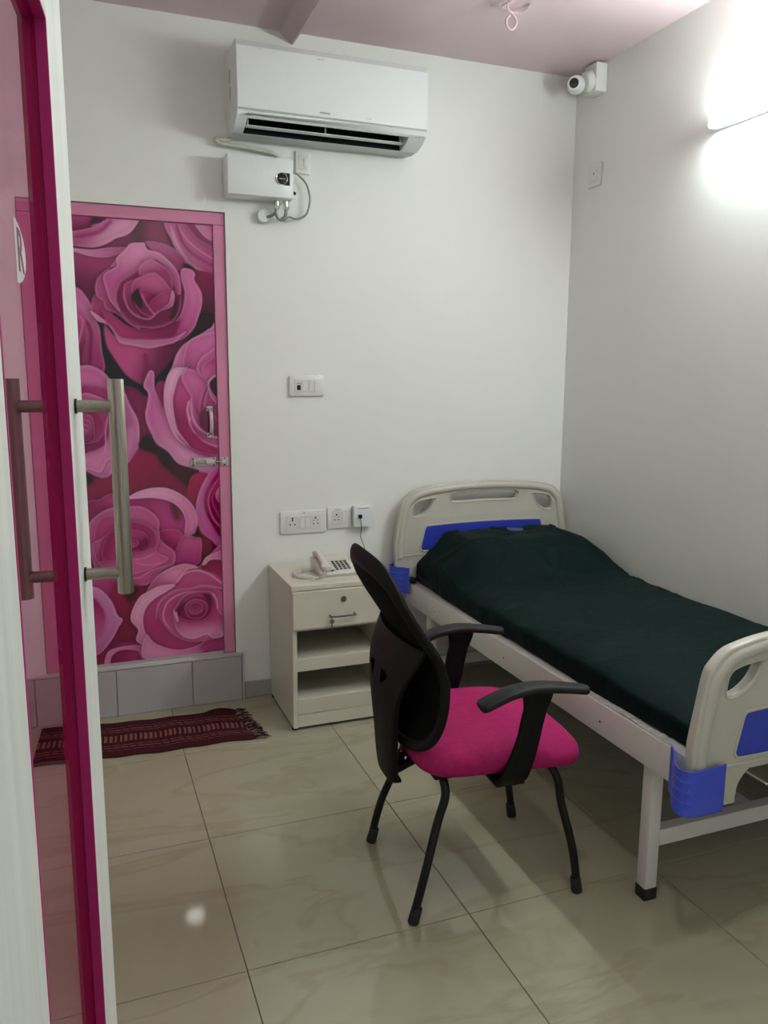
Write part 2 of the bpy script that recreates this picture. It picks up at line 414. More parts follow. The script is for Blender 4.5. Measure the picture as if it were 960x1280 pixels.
# skirting tiles
def skirting(name, segs):
    b = NB(); box(b, *segs['back']); o = struct(obj(name, b, MT['grout'], smooth=False))
    for s in segs['tiles']:
        b = NB(); box(b, *s, .0012, 1); obj('skirting_tile', b, MT['skirt'], o, smooth=False)
x0 = .640; tiles = []
while x0 < XR-.011:
    x1 = min(x0+.598, XR-.011); tiles.append((x0, x1, D-.010, D-.001, .001, .074)); x0 = x1+.003
skirting('baseboard_back', dict(back=(.630, XR-.011, D-.006, D+.001, 0, .072), tiles=tiles))
y0 = YF+.01; tiles = []
while y0 < D-.011:
    y1 = min(y0+.598, D-.001); tiles.append((XR-.010, XR-.001, y0, y1, .001, .074)); y0 = y1+.003
skirting('baseboard_right', dict(back=(XR-.006, XR+.001, YF+.01, D-.011, 0, .072), tiles=tiles))
# tiled threshold step of the bathroom door
st = NB(); box(st, XL, .612, D-.012, D+.03, 0, .205); sill = struct(obj('trim_2', st, MT['sgrout'], smooth=False))
for a, b_ in ((XL+.001, -.2205), (-.2175, .0945), (.0975, .4085), (.4115, .6245)):
    b = NB(); box(b, a, b_, D-.020, D-.011, .001, .202, .0012, 1); obj('threshold_tile', b, MT['sill'], sill, smooth=False)
b = NB(); box(b, .6275, .636, D-.020, D, .001, .213, .001, 1); obj('threshold_edge', b, MT['sillcap'], sill, smooth=False)
b = NB(); box(b, XL+.001, .6270, D-.022, D-.0005, .2035, .2135, .003, 2); obj('threshold_cap', b, MT['sillcap'], sill)
b = NB(); box(b, DX0, DX1, D, D+.10, .2035, .2135, .002, 1); obj('threshold_cap', b, MT['sillcap'], sill)

# ------------------------------------------------------------------ bathroom door with rose print
dr = thing('door_2', None, None, (DX1, D, .214)); struct(dr)
fwid = .047
for nm, bx in (('door_frame', (DX0+.002, DX1-.002, D+.010, D+.07, DZ1-.049, DZ1-.002)), ('door_frame', (DX0+.002, DX0+fwid+.002, D+.010, D+.07, DZ0+.001, DZ1-.050)), ('door_frame', (DX1-fwid-.002, DX1-.002, D+.010, D+.07, DZ0+.001, DZ1-.050))):
    b = NB(); box(b, *bx, .002, 1); obj(nm, b, MT['dframe'], dr, smooth=False)
PX0, PX1, PZ0, PZ1 = DX0+.050, DX1-.051, DZ0+.010, DZ1-.052
b = NB(); box(b, PX0, PX1, D+.0165, D+.05, PZ0, PZ1, .001, 1); obj('door_leaf', b, MT['dframe'], dr, smooth=False)
ROSES = [('p',[(-255,2032),(-2,2051),(-27,1595),(-286,1589)],(145,40,88),(145,40,88),(0,0,0,1),(145,40,88),0,8),
('p',[(-245,2008),(-65,2008),(-23,1896),(-67,1778),(-203,1746),(-268,1844)],(185,88,135),(145,40,88),(-126,2004,-142,1755),(205,135,168),8,4),
('p',[(-261,1593),(-101,1624),(6,1506),(-29,1344),(-171,1290),(-287,1397)],(185,88,135),(145,40,88),(-150,1622,-171,1297),(205,135,168),8,4),
('p',[(-289,1196),(-124,1247),(-28,1135),(-63,967),(-195,918),(-312,1034)],(185,88,135),(145,40,88),(-176,1221,-194,925),(205,135,168),8,4),
('p',[(-313,842),(-145,903),(-20,796),(-44,608),(-204,564),(-335,690)],(185,88,135),(145,40,88),(-197,878,-216,572),(205,135,168),8,4),
('p',[(-196,1941),(-76,1963),(-69,1844),(-178,1817)],(185,88,135),(145,40,88),(-129,1960,-138,1819),(205,135,168),5,4),
('p',[(-174,1923),(-97,1936),(-93,1861),(-162,1844)],(185,88,135),(145,40,88),(-131,1934,-136,1845),(205,135,168),5,4),
('p',[(-154,1906),(-115,1913),(-113,1875),(-148,1867)],(185,88,135),(145,40,88),(-132,1912,-135,1867),(205,135,168),5,4),
('p',[(-200,1522),(-76,1538),(-70,1413),(-181,1391)],(185,88,135),(145,40,88),(-131,1537,-140,1391),(205,135,168),5,4),
('p',[(-176,1501),(-98,1511),(-94,1432),(-164,1418)],(185,88,135),(145,40,88),(-133,1511,-138,1418),(205,135,168),5,4),
('p',[(-156,1483),(-117,1488),(-115,1448),(-150,1441)],(185,88,135),(145,40,88),(-134,1488,-137,1441),(205,135,168),5,4),
('p',[(-236,1153),(-111,1165),(-105,1035),(-217,1016)],(185,88,135),(145,40,88),(-167,1166,-176,1014),(205,135,168),5,4),
('p',[(-213,1130),(-133,1138),(-129,1055),(-201,1043)],(185,88,135),(145,40,88),(-168,1138,-174,1042),(205,135,168),5,4),
('p',[(-192,1110),(-152,1114),(-150,1073),(-186,1067)],(185,88,135),(145,40,88),(-170,1114,-173,1066),(205,135,168),5,4),
('p',[(-246,802),(-119,809),(-113,674),(-228,659)],(185,88,135),(145,40,88),(-176,813,-185,656),(205,135,168),5,4),
('p',[(-223,777),(-141,782),(-138,696),(-210,687)],(185,88,135),(145,40,88),(-177,784,-184,685),(205,135,168),5,4),
('p',[(-202,756),(-161,758),(-159,715),(-195,711)],(185,88,135),(145,40,88),(-179,760,-182,710),(205,135,168),5,4),
('p',[(-2,2038),(108,2040),(110,2008),(89,1988),(31,1971),(-7,1960)],(158,58,105),(110,28,68),(47,2029,57,1972),(158,58,105),0,4),
('p',[(108,2040),(187,2033),(95,1991),(89,1993)],(70,25,48),(70,25,48),(0,0,0,1),(70,25,48),0,4),
('p',[(183,1951),(259,2031),(372,2033),(399,1936),(295,1947),(235,1934),(208,1924),(143,1918)],(120,42,78),(128,50,84),(264,2005,383,1960),(120,42,78),0,4),
('p',[(248,2011),(285,2013),(275,1950),(245,1945)],(84,42,60),(84,42,60),(0,0,0,1),(84,42,60),0,14),
('p',[(-7,1960),(57,1977),(108,1995),(181,2039),(273,2045),(254,1998),(225,1969),(183,1953),(157,1936),(111,1916),(60,1913),(-9,1923)],(165,72,120),(202,135,168),(70,1986,143,1925),(205,135,168),6,4),
('s',[(24,1947),(88,1961),(130,1980),(171,2025)],(140,45,92),8),
('s',[(89,1993),(135,2006),(181,2029)],(185,95,140),4),
('p',[(-11,1890),(83,1880),(147,1877),(201,1899),(192,1849),(138,1827),(104,1779),(95,1732),(75,1715),(20,1755),(-17,1773)],(152,58,104),(98,30,62),(84,1883,51,1744),(152,58,104),0,4),
('p',[(-10,1909),(85,1905),(156,1917),(228,1920),(201,1901),(147,1879),(83,1880),(27,1893),(-10,1897)],(196,122,158),(170,82,128),(53,1907,208,1910),(205,135,168),3,4),
('p',[(369,2032),(392,2027),(416,1939),(390,1935)],(66,38,50),(66,38,50),(0,0,0,1),(66,38,50),0,4),
('p',[(379,2040),(594,2055),(587,1800),(544,1818),(503,1835),(461,1855),(442,1883),(415,1915),(396,1954)],(172,84,132),(150,55,105),(410,1948,564,1992),(205,135,168),7,4),
('s',[(413,2029),(432,1963),(474,1912),(560,1865)],(118,36,78),7),
('s',[(419,2023),(451,1968),(505,1924),(561,1893)],(198,122,160),3),
('p',[(447,2045),(594,2055),(590,1932),(520,1955),(480,1986)],(158,62,112),(120,35,80),(565,2033,493,1960),(205,135,168),4,4),
('p',[(482,2047),(594,2048),(591,1963),(549,1967),(515,1989)],(192,115,155),(150,60,105),(508,1995,579,2034),(205,135,168),4,4),
('s',[(389,2021),(410,1955),(442,1896),(476,1861),(559,1826)],(205,135,170),8),
('p',[(292,1949),(355,1945),(409,1923),(442,1889),(441,1862),(423,1841),(380,1886),(314,1919)],(172,84,130),(140,50,98),(355,1945,407,1867),(185,105,148),3,4),
('p',[(440,1866),(482,1851),(566,1819),(568,1646),(489,1636),(507,1721),(484,1803)],(118,32,68),(70,22,45),(488,1817,533,1666),(118,32,68),0,6),
('p',[(438,1868),(456,1871),(481,1849),(442,1850)],(48,22,34),(48,22,34),(0,0,0,1),(48,22,34),0,4),
('p',[(84,1649),(554,1677),(559,1600),(437,1548),(370,1449),(351,1399),(276,1343),(223,1379),(157,1390),(109,1433),(106,1535)],(46,26,38),(34,32,38),(440,1625,159,1433),(46,26,38),0,6),
('p',[(-55,1765),(26,1761),(58,1731),(80,1688),(93,1639),(105,1605),(108,1531),(114,1443),(60,1432),(-75,1428)],(190,100,148),(150,45,98),(73,1691,55,1463),(205,130,168),6,4),
('p',[(-47,1691),(34,1667),(52,1628),(55,1561),(39,1500),(28,1446),(-61,1445)],(165,68,118),(118,28,70),(33,1654,44,1493),(190,95,140),4,4),
('s',[(55,1641),(71,1588),(66,1521),(58,1460)],(112,24,66),8),
('s',[(24,1664),(43,1628),(28,1567),(20,1540)],(192,105,148),4),
('p',[(123,1623),(166,1577),(271,1552),(368,1561),(469,1626),(438,1565),(383,1496),(339,1445),(292,1400),(251,1390),(198,1425),(155,1488),(125,1549)],(178,72,124),(92,26,58),(230,1537,364,1470),(178,72,124),0,8),
('s',[(273,1517),(275,1469),(262,1406)],(120,34,76),12),
('p',[(431,1851),(467,1850),(482,1831),(478,1809),(504,1764),(506,1717),(488,1657),(464,1608),(403,1564),(299,1555),(259,1575),(399,1648),(437,1746),(424,1814)],(196,108,156),(172,70,126),(474,1802,369,1605),(208,132,172),6,4),
('p',[(79,1702),(97,1739),(129,1703),(169,1641),(187,1601),(148,1623),(125,1630),(81,1645)],(168,62,112),(130,36,80),(94,1705,129,1633),(205,135,168),4,4),
('p',[(73,1675),(129,1637),(151,1623),(180,1577),(232,1570),(299,1566),(382,1576),(439,1604),(395,1561),(367,1551),(291,1534),(231,1543),(178,1553),(158,1589),(135,1620),(97,1637)],(200,122,160),(186,98,142),(166,1591,367,1554),(214,152,182),5,4),
('p',[(96,1749),(138,1677),(169,1652),(221,1616),(301,1613),(399,1645),(416,1638),(396,1589),(368,1575),(265,1568),(185,1573),(148,1617),(129,1637)],(160,48,100),(120,26,72),(179,1591,383,1610),(176,66,114),4,4),
('p',[(180,1878),(177,1852),(139,1832),(106,1799),(95,1762),(101,1729),(123,1713),(131,1685),(170,1665),(221,1625),(260,1608),(210,1669),(173,1735),(137,1800)],(178,82,132),(140,45,92),(104,1785,189,1655),(205,135,168),5,4),
('p',[(131,1813),(148,1721),(189,1662),(220,1626),(254,1615),(308,1613),(356,1624),(399,1653),(420,1704),(418,1765),(377,1811),(243,1819)],(162,58,108),(128,30,76),(173,1735,343,1632),(205,130,165),6,4),
('p',[(275,1943),(289,1941),(299,1918),(340,1909),(373,1886),(406,1852),(420,1813),(422,1752),(396,1765),(378,1832),(339,1877),(299,1875),(264,1838),(202,1795),(183,1769),(172,1722),(185,1675),(171,1685),(145,1721),(133,1773),(127,1805),(145,1827),(179,1849),(179,1878),(214,1913),(234,1936)],(206,128,168),(180,84,134),(248,1925,254,1779),(214,152,182),5,4),
('p',[(183,1769),(202,1795),(264,1838),(286,1868),(326,1880),(372,1852),(392,1799),(406,1744),(390,1685),(343,1646),(288,1631),(228,1643),(194,1682),(174,1722)],(150,52,100),(110,26,66),(298,1861,249,1657),(160,64,108),3,4),
('p',[(262,1836),(278,1864),(312,1881),(344,1865),(373,1845),(390,1815),(388,1764),(369,1784),(350,1810),(317,1828),(269,1816)],(190,100,145),(150,55,102),(312,1876,337,1816),(205,135,168),4,4),
('p',[(205,1777),(242,1802),(269,1810),(230,1758),(234,1697),(262,1654),(223,1670),(204,1716)],(160,60,108),(110,26,64),(215,1784,236,1670),(192,104,146),4,4),
('p',[(230,1756),(240,1792),(269,1812),(318,1829),(350,1810),(377,1776),(394,1758),(396,1730),(376,1699),(337,1686),(310,1659),(278,1663),(245,1694)],(182,88,134),(132,36,84),(310,1815,290,1672),(198,112,152),4,4),
('p',[(229,1734),(259,1764),(271,1692),(246,1706)],(52,16,32),(52,16,32),(0,0,0,1),(52,16,32),0,4),
('p',[(263,1763),(337,1743),(319,1721),(298,1705),(284,1699)],(150,48,96),(120,26,70),(267,1759,305,1706),(186,90,134),3,4),
('p',[(297,1705),(321,1736),(375,1764),(384,1716),(335,1692),(309,1668)],(140,38,86),(165,66,112),(305,1700,375,1743),(180,84,128),3,4),
('s',[(267,1752),(291,1699),(317,1666)],(196,110,150),3),
('s',[(208,1784),(201,1736),(216,1690),(249,1658),(296,1650),(335,1681),(388,1705)],(190,100,142),4),
('s',[(186,1768),(185,1705),(217,1659),(265,1636),(326,1639),(375,1666)],(105,22,62),5),
('p',[(398,1734),(409,1703),(394,1660),(374,1652),(390,1696)],(66,14,38),(66,14,38),(0,0,0,1),(66,14,38),0,4),
('p',[(388,1764),(397,1744),(387,1702),(345,1687),(374,1716)],(200,118,158),(170,70,118),(392,1751,359,1691),(214,152,182),2,4),
('p',[(-61,1445),(29,1461),(62,1462),(107,1440),(145,1397),(182,1369),(202,1315),(211,1295),(234,1242),(236,1171),(222,1110),(175,1058),(133,1045),(105,1013),(65,1019),(26,1042),(-19,1056),(-83,1067)],(190,96,148),(196,110,158),(91,1396,199,1150),(214,152,182),7,4),
('p',[(12,1384),(116,1371),(120,1329),(30,1350)],(156,48,104),(156,48,104),(0,0,0,1),(156,48,104),0,10),
('p',[(121,1398),(156,1385),(180,1315),(203,1230),(149,1231),(127,1329)],(178,80,132),(178,80,132),(0,0,0,1),(178,80,132),0,10),
('p',[(-43,1328),(30,1354),(62,1350),(110,1327),(164,1271),(181,1221),(176,1151),(143,1098),(105,1081),(78,1036),(33,1051),(-58,1066)],(186,92,140),(200,116,160),(105,1286,73,1047),(214,152,182),5,4),
('p',[(-5,1314),(54,1328),(109,1306),(125,1264),(119,1187),(99,1144),(44,1119),(-15,1120)],(170,70,122),(130,28,82),(47,1314,93,1174),(200,120,158),4,4),
('p',[(7,1287),(65,1286),(100,1251),(99,1195),(72,1160),(26,1154),(0,1169)],(140,36,88),(158,56,106),(84,1258,26,1168),(186,92,136),4,4),
('p',[(-6,1261),(55,1265),(64,1195),(50,1161),(-12,1154)],(168,66,116),(126,30,78),(33,1239,29,1153),(200,112,152),3,4),
('p',[(5,1242),(48,1245),(54,1196),(44,1171),(1,1166)],(168,66,116),(126,30,78),(33,1227,30,1165),(200,112,152),3,4),
('p',[(14,1226),(42,1227),(46,1196),(40,1180),(12,1177)],(168,66,116),(126,30,78),(32,1216,30,1177),(200,112,152),3,4),
('p',[(23,1210),(36,1210),(38,1196),(35,1189),(22,1187)],(168,66,116),(126,30,78),(32,1205,31,1187),(200,112,152),3,4),
('s',[(117,1265),(106,1202),(105,1152),(98,1117)],(204,128,165),4),
('p',[(287,1444),(273,1420),(261,1381),(278,1350),(266,1286),(264,1284),(265,1241),(284,1188),(303,1146),(344,1116),(384,1064),(441,1040),(498,1013),(564,999),(567,1104),(423,1145),(357,1283),(337,1314),(321,1328),(305,1378),(304,1437)],(190,98,150),(206,134,172),(301,1284,434,1049),(214,152,182),8,4),
('p',[(309,1385),(344,1399),(339,1314),(330,1300)],(140,38,90),(140,38,90),(0,0,0,1),(140,38,90),0,6),
('p',[(582,1622),(537,1619),(509,1602),(466,1577),(423,1548),(393,1505),(378,1463),(354,1419),(340,1371),(344,1300),(356,1247),(382,1189),(423,1137),(479,1099),(566,1082)],(196,112,160),(172,72,124),(393,1498,472,1313),(214,152,182),7,4),
('p',[(463,1577),(581,1600),(577,1472),(433,1449),(429,1520)],(188,98,148),(170,76,126),(480,1570,448,1456),(214,152,182),5,4),
('p',[(410,1410),(432,1371),(448,1342),(439,1284),(441,1226),(458,1217),(499,1156),(560,1118),(559,1091),(465,1113),(423,1152),(393,1203),(375,1283),(372,1314),(389,1378)],(176,74,128),(140,34,84),(417,1385,397,1227),(190,92,140),3,4),
('p',[(392,1457),(434,1458),(443,1470),(426,1436),(404,1420),(383,1364),(374,1314),(383,1227),(397,1189),(440,1126),(381,1171),(350,1247),(338,1328),(347,1385),(363,1434)],(212,152,184),(204,132,170),(391,1449,383,1227),(214,152,182),3,4),
('p',[(483,1435),(517,1399),(495,1342),(484,1284),(490,1226),(470,1253),(453,1282),(448,1340),(448,1342),(427,1378),(413,1419),(437,1453)],(188,96,146),(158,60,110),(446,1414,477,1255),(205,135,168),5,4),
('s',[(442,1326),(432,1282),(442,1239)],(215,150,184),5),
('p',[(476,1449),(486,1485),(521,1517),(579,1525),(570,1224),(498,1226),(502,1313),(519,1392),(496,1419)],(184,92,140),(160,58,108),(506,1500,535,1254),(214,152,182),5,4),
('p',[(497,1435),(505,1471),(549,1499),(578,1499),(577,1443),(532,1421),(514,1414)],(160,56,106),(185,92,140),(563,1486,504,1421),(204,130,168),3,4),
('p',[(519,1399),(540,1423),(576,1432),(573,1298),(537,1327),(523,1356)],(204,134,170),(176,84,132),(539,1414,544,1313),(214,152,182),4,4),
('p',[(527,1394),(556,1423),(576,1420),(573,1327),(539,1355)],(50,26,40),(50,26,40),(0,0,0,1),(50,26,40),0,4),
('p',[(481,1275),(522,1303),(572,1296),(569,1167),(532,1167),(496,1180),(477,1217)],(104,30,66),(128,44,86),(490,1216,557,1281),(172,76,122),4,4),
('s',[(542,1259),(560,1237)],(160,60,100),4),
('s',[(448,1333),(450,1268),(470,1217),(518,1178),(565,1165)],(208,136,172),5),
('s',[(433,1304),(441,1224),(490,1156),(564,1125)],(200,118,160),4),
('s',[(454,1188),(495,1141),(563,1104)],(132,24,72),6),
('s',[(382,1189),(423,1141),(472,1103),(559,1086)],(150,50,100),4),
('p',[(171,1043),(234,1128),(294,1112),(349,1059),(410,990),(419,916),(344,942),(239,954),(189,927),(122,948),(14,932),(12,1021),(71,1010),(129,1023)],(138,24,72),(122,20,60),(232,1113,275,967),(138,24,72),0,8),
('p',[(232,1149),(271,1187),(304,1142),(350,1104),(391,1056),(470,1031),(443,1004),(432,964),(410,974),(375,1007),(320,1060),(294,1103),(246,1125)],(44,26,36),(60,30,38),(282,1148,418,998),(44,26,36),0,8),
('p',[(19,1028),(48,1019),(47,998),(17,985)],(46,24,34),(46,24,34),(0,0,0,1),(46,24,34),0,6),
('p',[(444,1011),(491,1021),(512,992),(466,913),(446,877),(415,908),(426,975)],(152,18,74),(130,16,60),(476,1010,429,900),(152,18,74),0,5),
('p',[(580,1031),(528,1033),(490,982),(466,930),(453,871),(458,810),(476,760),(519,722),(570,672)],(190,92,152),(182,78,138),(467,945,519,730),(212,140,182),6,4),
('p',[(580,1038),(536,1002),(498,944),(487,884),(507,815),(572,734)],(150,26,84),(105,14,54),(527,988,529,798),(170,50,110),3,4),
('s',[(564,1009),(520,943),(506,891),(522,826),(558,777)],(196,100,148),4),
('s',[(568,994),(534,942),(524,890),(559,812)],(180,70,124),3),
('p',[(578,978),(548,949),(537,920),(550,889),(576,872)],(196,118,156),(160,60,105),(548,957,561,881),(214,152,182),3,4),
('p',[(471,745),(519,713),(570,668),(506,660),(479,621),(453,623),(473,687)],(118,24,62),(96,22,50),(482,725,517,668),(118,24,62),0,6),
('p',[(20,916),(67,926),(108,947),(169,941),(193,925),(181,899),(112,888),(50,862),(15,830)],(160,52,106),(128,28,74),(101,940,64,870),(178,76,124),4,4),
('p',[(165,921),(273,920),(351,908),(385,860),(407,806),(406,751),(366,771),(309,780),(297,833),(257,877),(164,889)],(152,40,98),(168,60,116),(216,913,338,787),(152,40,98),0,4),
('p',[(350,899),(378,894),(387,830),(368,823),(354,854)],(98,34,48),(98,34,48),(0,0,0,1),(98,34,48),0,14),
('p',[(180,929),(225,953),(288,965),(345,958),(402,926),(443,879),(457,825),(455,765),(435,757),(402,752),(407,813),(390,865),(346,904),(273,922),(193,921)],(214,150,182),(196,108,152),(260,948,425,797),(214,152,182),4,4),
('p',[(363,754),(409,754),(464,745),(473,716),(469,672),(455,625),(346,624),(335,697)],(178,76,126),(158,46,106),(409,745,391,640),(200,116,158),4,4),
('p',[(301,781),(367,783),(396,754),(381,723),(358,686),(317,710),(308,750)],(164,56,110),(132,28,80),(366,771,329,720),(196,108,150),4,4),
('p',[(448,765),(457,788),(462,764),(475,744),(438,749)],(48,22,32),(48,22,32),(0,0,0,1),(48,22,32),0,4),
('p',[(21,820),(57,862),(112,888),(188,892),(236,886),(278,858),(301,820),(299,781),(309,735),(358,686),(353,633),(303,609),(243,553),(173,559),(117,556),(56,577),(27,683),(17,742)],(184,84,132),(176,74,124),(131,859,223,585),(208,134,170),6,4),
('p',[(51,819),(83,853),(124,856),(178,831),(233,824),(285,783),(299,741),(285,693),(333,659),(275,626),(175,604),(66,643),(36,719)],(164,56,108),(184,84,132),(96,839,225,630),(200,116,156),4,4),
('p',[(30,740),(72,766),(119,809),(121,786),(88,737),(85,678),(47,667)],(176,74,124),(140,38,88),(44,733,83,715),(205,135,168),4,4),
('p',[(65,687),(80,752),(116,794),(148,770),(144,681),(94,663)],(140,36,88),(160,54,104),(83,715,137,697),(184,86,132),4,4),
('p',[(150,821),(233,818),(281,776),(286,722),(258,701),(207,692),(144,696)],(150,46,98),(166,62,112),(253,785,179,694),(194,106,146),4,4),
('p',[(159,784),(218,788),(253,757),(243,725),(197,698),(155,710)],(160,58,104),(140,36,86),(197,782,221,705),(188,94,138),4,4),
('p',[(169,746),(202,750),(216,734),(201,719),(173,719)],(150,46,96),(170,72,118),(195,748,187,723),(192,102,144),3,4),
('p',[(208,718),(244,752),(250,724),(221,704)],(108,22,62),(108,22,62),(0,0,0,1),(108,22,62),0,5),
('s',[(144,681),(213,665),(277,686)],(198,114,152),3),
('s',[(52,629),(119,605),(202,585),(260,612),(348,634)],(198,114,152),3),
('s',[(191,655),(247,636),(304,646)],(198,114,152),3),
('p',[(9,642),(115,581),(121,521),(104,485),(24,545)],(170,66,118),(150,45,98),(34,611,98,508),(170,66,118),0,6),
('p',[(108,567),(212,550),(224,511),(175,439),(175,370),(194,306),(102,302),(105,370),(135,413),(100,477)],(134,22,68),(122,20,60),(147,518,139,344),(134,22,68),0,6),
('p',[(142,556),(197,548),(203,521),(166,486),(147,518)],(62,22,38),(62,22,38),(0,0,0,1),(62,22,38),0,16),
('p',[(-28,572),(25,563),(55,548),(94,497),(116,432),(135,411),(118,380),(85,323),(31,268),(-45,266)],(196,116,168),(182,90,146),(103,477,11,290),(212,146,186),7,4),
('p',[(-30,535),(23,519),(52,481),(66,443),(60,394),(35,348),(-42,326)],(150,36,90),(175,80,132),(8,501,27,341),(180,80,130),4,4),
('p',[(-46,255),(31,268),(102,306),(194,310),(236,294),(234,231),(-48,205)],(150,42,92),(120,26,66),(173,309,64,252),(150,42,92),0,5),
('p',[(53,223),(69,275),(115,292),(193,292),(228,271),(241,223),(205,235),(185,269),(122,278),(86,257),(73,220)],(196,110,150),(172,74,120),(137,298,219,233),(205,135,168),3,4),
('p',[(235,518),(277,582),(336,619),(402,632),(450,614),(472,629),(497,657),(582,678),(570,214),(219,225),(235,270),(187,313),(196,360),(170,402),(175,447),(213,508)],(176,74,120),(158,52,102),(336,608,386,379),(200,120,156),5,4),
('p',[(498,641),(581,619),(578,525),(526,577),(467,601)],(122,28,66),(140,40,80),(498,626,556,559),(122,28,66),0,5),
('p',[(472,624),(497,658),(582,683),(581,639),(513,640),(483,619)],(202,124,160),(180,90,135),(499,649,574,659),(214,152,182),4,4),
('p',[(235,518),(277,582),(336,617),(402,630),(454,612),(405,601),(359,548),(290,542)],(200,120,158),(172,76,122),(336,616,268,537),(214,152,182),4,4),
('p',[(246,524),(290,542),(356,543),(321,517),(262,484),(227,442),(217,381),(237,317),(293,255),(226,228),(235,270),(186,312),(195,360),(168,402),(175,447),(206,501)],(212,146,176),(196,112,152),(201,467,235,262),(214,152,182),4,4),
('p',[(227,334),(265,290),(352,252),(441,262),(495,295),(564,295),(571,262),(471,250),(455,228),(219,225)],(200,122,158),(178,82,124),(323,268,533,275),(205,135,168),4,4),
('p',[(456,244),(499,287),(572,287),(570,214)],(170,52,110),(150,44,96),(502,278,547,233),(170,52,110),0,5),
('s',[(356,545),(393,586),(452,597),(511,569),(566,518)],(206,130,166),5),
('s',[(269,395),(287,467),(347,513),(420,519),(480,526),(566,504)],(206,130,166),5),
('p',[(284,405),(294,458),(339,504),(435,518),(532,506),(568,439),(564,303),(427,279),(339,321)],(168,66,112),(184,86,130),(330,470,427,295),(190,98,140),3,4),
('s',[(336,337),(303,391),(307,441),(332,478),(390,503),(449,505)],(208,134,168),4),
('p',[(342,422),(359,456),(390,492),(449,505),(509,496),(532,458),(538,410),(566,375),(557,296),(510,286),(481,305),(427,293),(383,308),(351,351)],(164,62,108),(204,128,164),(423,390,420,304),(214,152,182),5,4),
('p',[(364,397),(377,450),(426,488),(478,479),(508,453),(506,406),(475,377),(423,375)],(150,44,92),(128,30,74),(418,469,431,390),(196,110,150),4,4),
('p',[(393,417),(396,452),(433,472),(481,455),(488,415),(460,383),(412,388)],(168,66,112),(136,36,82),(426,461,438,389),(204,122,160),4,4),
('p',[(408,427),(425,457),(461,450),(469,421),(446,402),(418,407)],(150,46,92),(166,64,108),(433,452,431,409),(196,108,148),3,4),
('p',[(425,431),(438,442),(453,431),(437,416)],(128,30,74),(150,50,94),(432,441,439,420),(186,92,134),2,4),
('p',[(473,489),(502,481),(507,436),(489,463)],(92,24,52),(92,24,52),(0,0,0,1),(92,24,52),0,5),
('p',[(356,425),(389,461),(366,403)],(88,24,50),(88,24,50),(0,0,0,1),(88,24,50),0,4),
('s',[(344,434),(359,381),(355,421)],(222,165,192),4),
('s',[(509,492),(527,463),(533,419)],(204,128,164),4)]
st_ = .0028
nx = int((PX1-PX0)/st_); nz = int((PZ1-PZ0)/st_)
gx = np.linspace(PX0+.0005, PX1-.0005, nx+1); gz = np.linspace(PZ0+.0005, PZ1-.0005, nz+1)
GX, GZ = np.meshgrid(gx, gz)
img = paint_print(ROSES, GX*1000, GZ*1000, (118, 34, 72))/255
lin = np.where(img <= .04045, img/12.92, ((img+.055)/1.055)**2.4)
lin = np.clip(lin*1.25-.014, .0015, .95)
verts = np.stack([GX-DX1, np.full(GX.shape, .0160), GZ-.214], -1).reshape(-1, 3)
I, J = np.meshgrid(np.arange(nx), np.arange(nz)); a = (J*(nx+1)+I).ravel()
faces = np.stack([a, a+1, a+nx+2, a+nx+1], -1)
me = bpy.data.meshes.new('rose_print'); me.vertices.add(len(verts)); me.vertices.foreach_set('co', verts.ravel())
me.loops.add(faces.size); me.loops.foreach_set('vertex_index', faces.ravel()); me.polygons.add(len(faces))
me.polygons.foreach_set('loop_start', np.arange(0, faces.size, 4)); me.update(calc_edges=True)
ca = me.color_attributes.new('print', 'FLOAT_COLOR', 'POINT')
ca.data.foreach_set('color', np.concatenate([lin.reshape(-1, 3), np.ones((lin.size//3, 1))], 1).ravel())
me.materials.append(MT['print']); po = bpy.data.objects.new('rose_print', me); COL.objects.link(po); po.parent = dr
po['label'] = 'glossy photographic print of large pink roses covering the door leaf'
# small pull handle
hx, hz0, hz1 = .524, 1.178, 1.289; yf = D+.0155
b = NB(); sweep(b, cat_pts([(hx, yf-.006, hz0+.004), (hx+.001, yf-.022, hz0+.018), (hx+.002, yf-.026, (hz0+hz1)/2), (hx+.001, yf-.022, hz1-.018), (hx, yf-.006, hz1-.004)]), .0075, .003, 10, upv=(0, -1, 0))
h = obj('pull_handle', b, MT['dull'], dr)
for z in (hz0, hz1):
    b = NB(); box(b, hx-.014, hx+.012, yf-.004, yf, z-.010, z+.010, .001, 1); obj('handle_foot', b, MT['dull'], h)
    for dx in (-.008, .006):
        b = NB(); cyl(b, (hx+dx, yf-.0045, z), (hx+dx, yf-.002, z), .003, seg=10); obj('screw', b, MT['black'], h)
# sliding bolt
bz = 1.066
b = NB(); box(b, .438, .543, yf-.003, yf, bz-.018, bz+.018, .001, 1)
box(b, .448, .458, yf-.017, yf-.003, bz-.010, bz+.010, .002); box(b, .500, .536, yf-.017, yf-.003, bz-.010, bz+.010, .002)
bo = obj('door_bolt', b, MT['dull'], dr)
b = NB(); box(b, .5605, .596, D+.004, D+.010, bz-.018, bz+.018, .001, 1); box(b, .564, .584, D-.006, D+.004, bz-.010, bz+.010, .002); obj('bolt_keeper', b, MT['dull'], bo)
b = NB(); cyl(b, (.452, yf-.010, bz), (.572, yf-.010, bz), .0045, seg=12); box(b, .472, .480, yf-.030, yf-.010, bz-.006, bz+.004, .002); obj('bolt_bar', b, MT['chrome'], bo)
for x, y in ((.447, yf), (.534, yf), (.578, D+.010)):
    for s in (-1, 1):
        b = NB(); yy = y-.0035 if y == yf else D+.0035
        if y != yf: yy = D+.0035
        cyl(b, (x, yy-.001, bz+s*.0135), (x, yy+.002, bz+s*.0135), .0032, seg=10); obj('screw', b, MT['black'], bo)

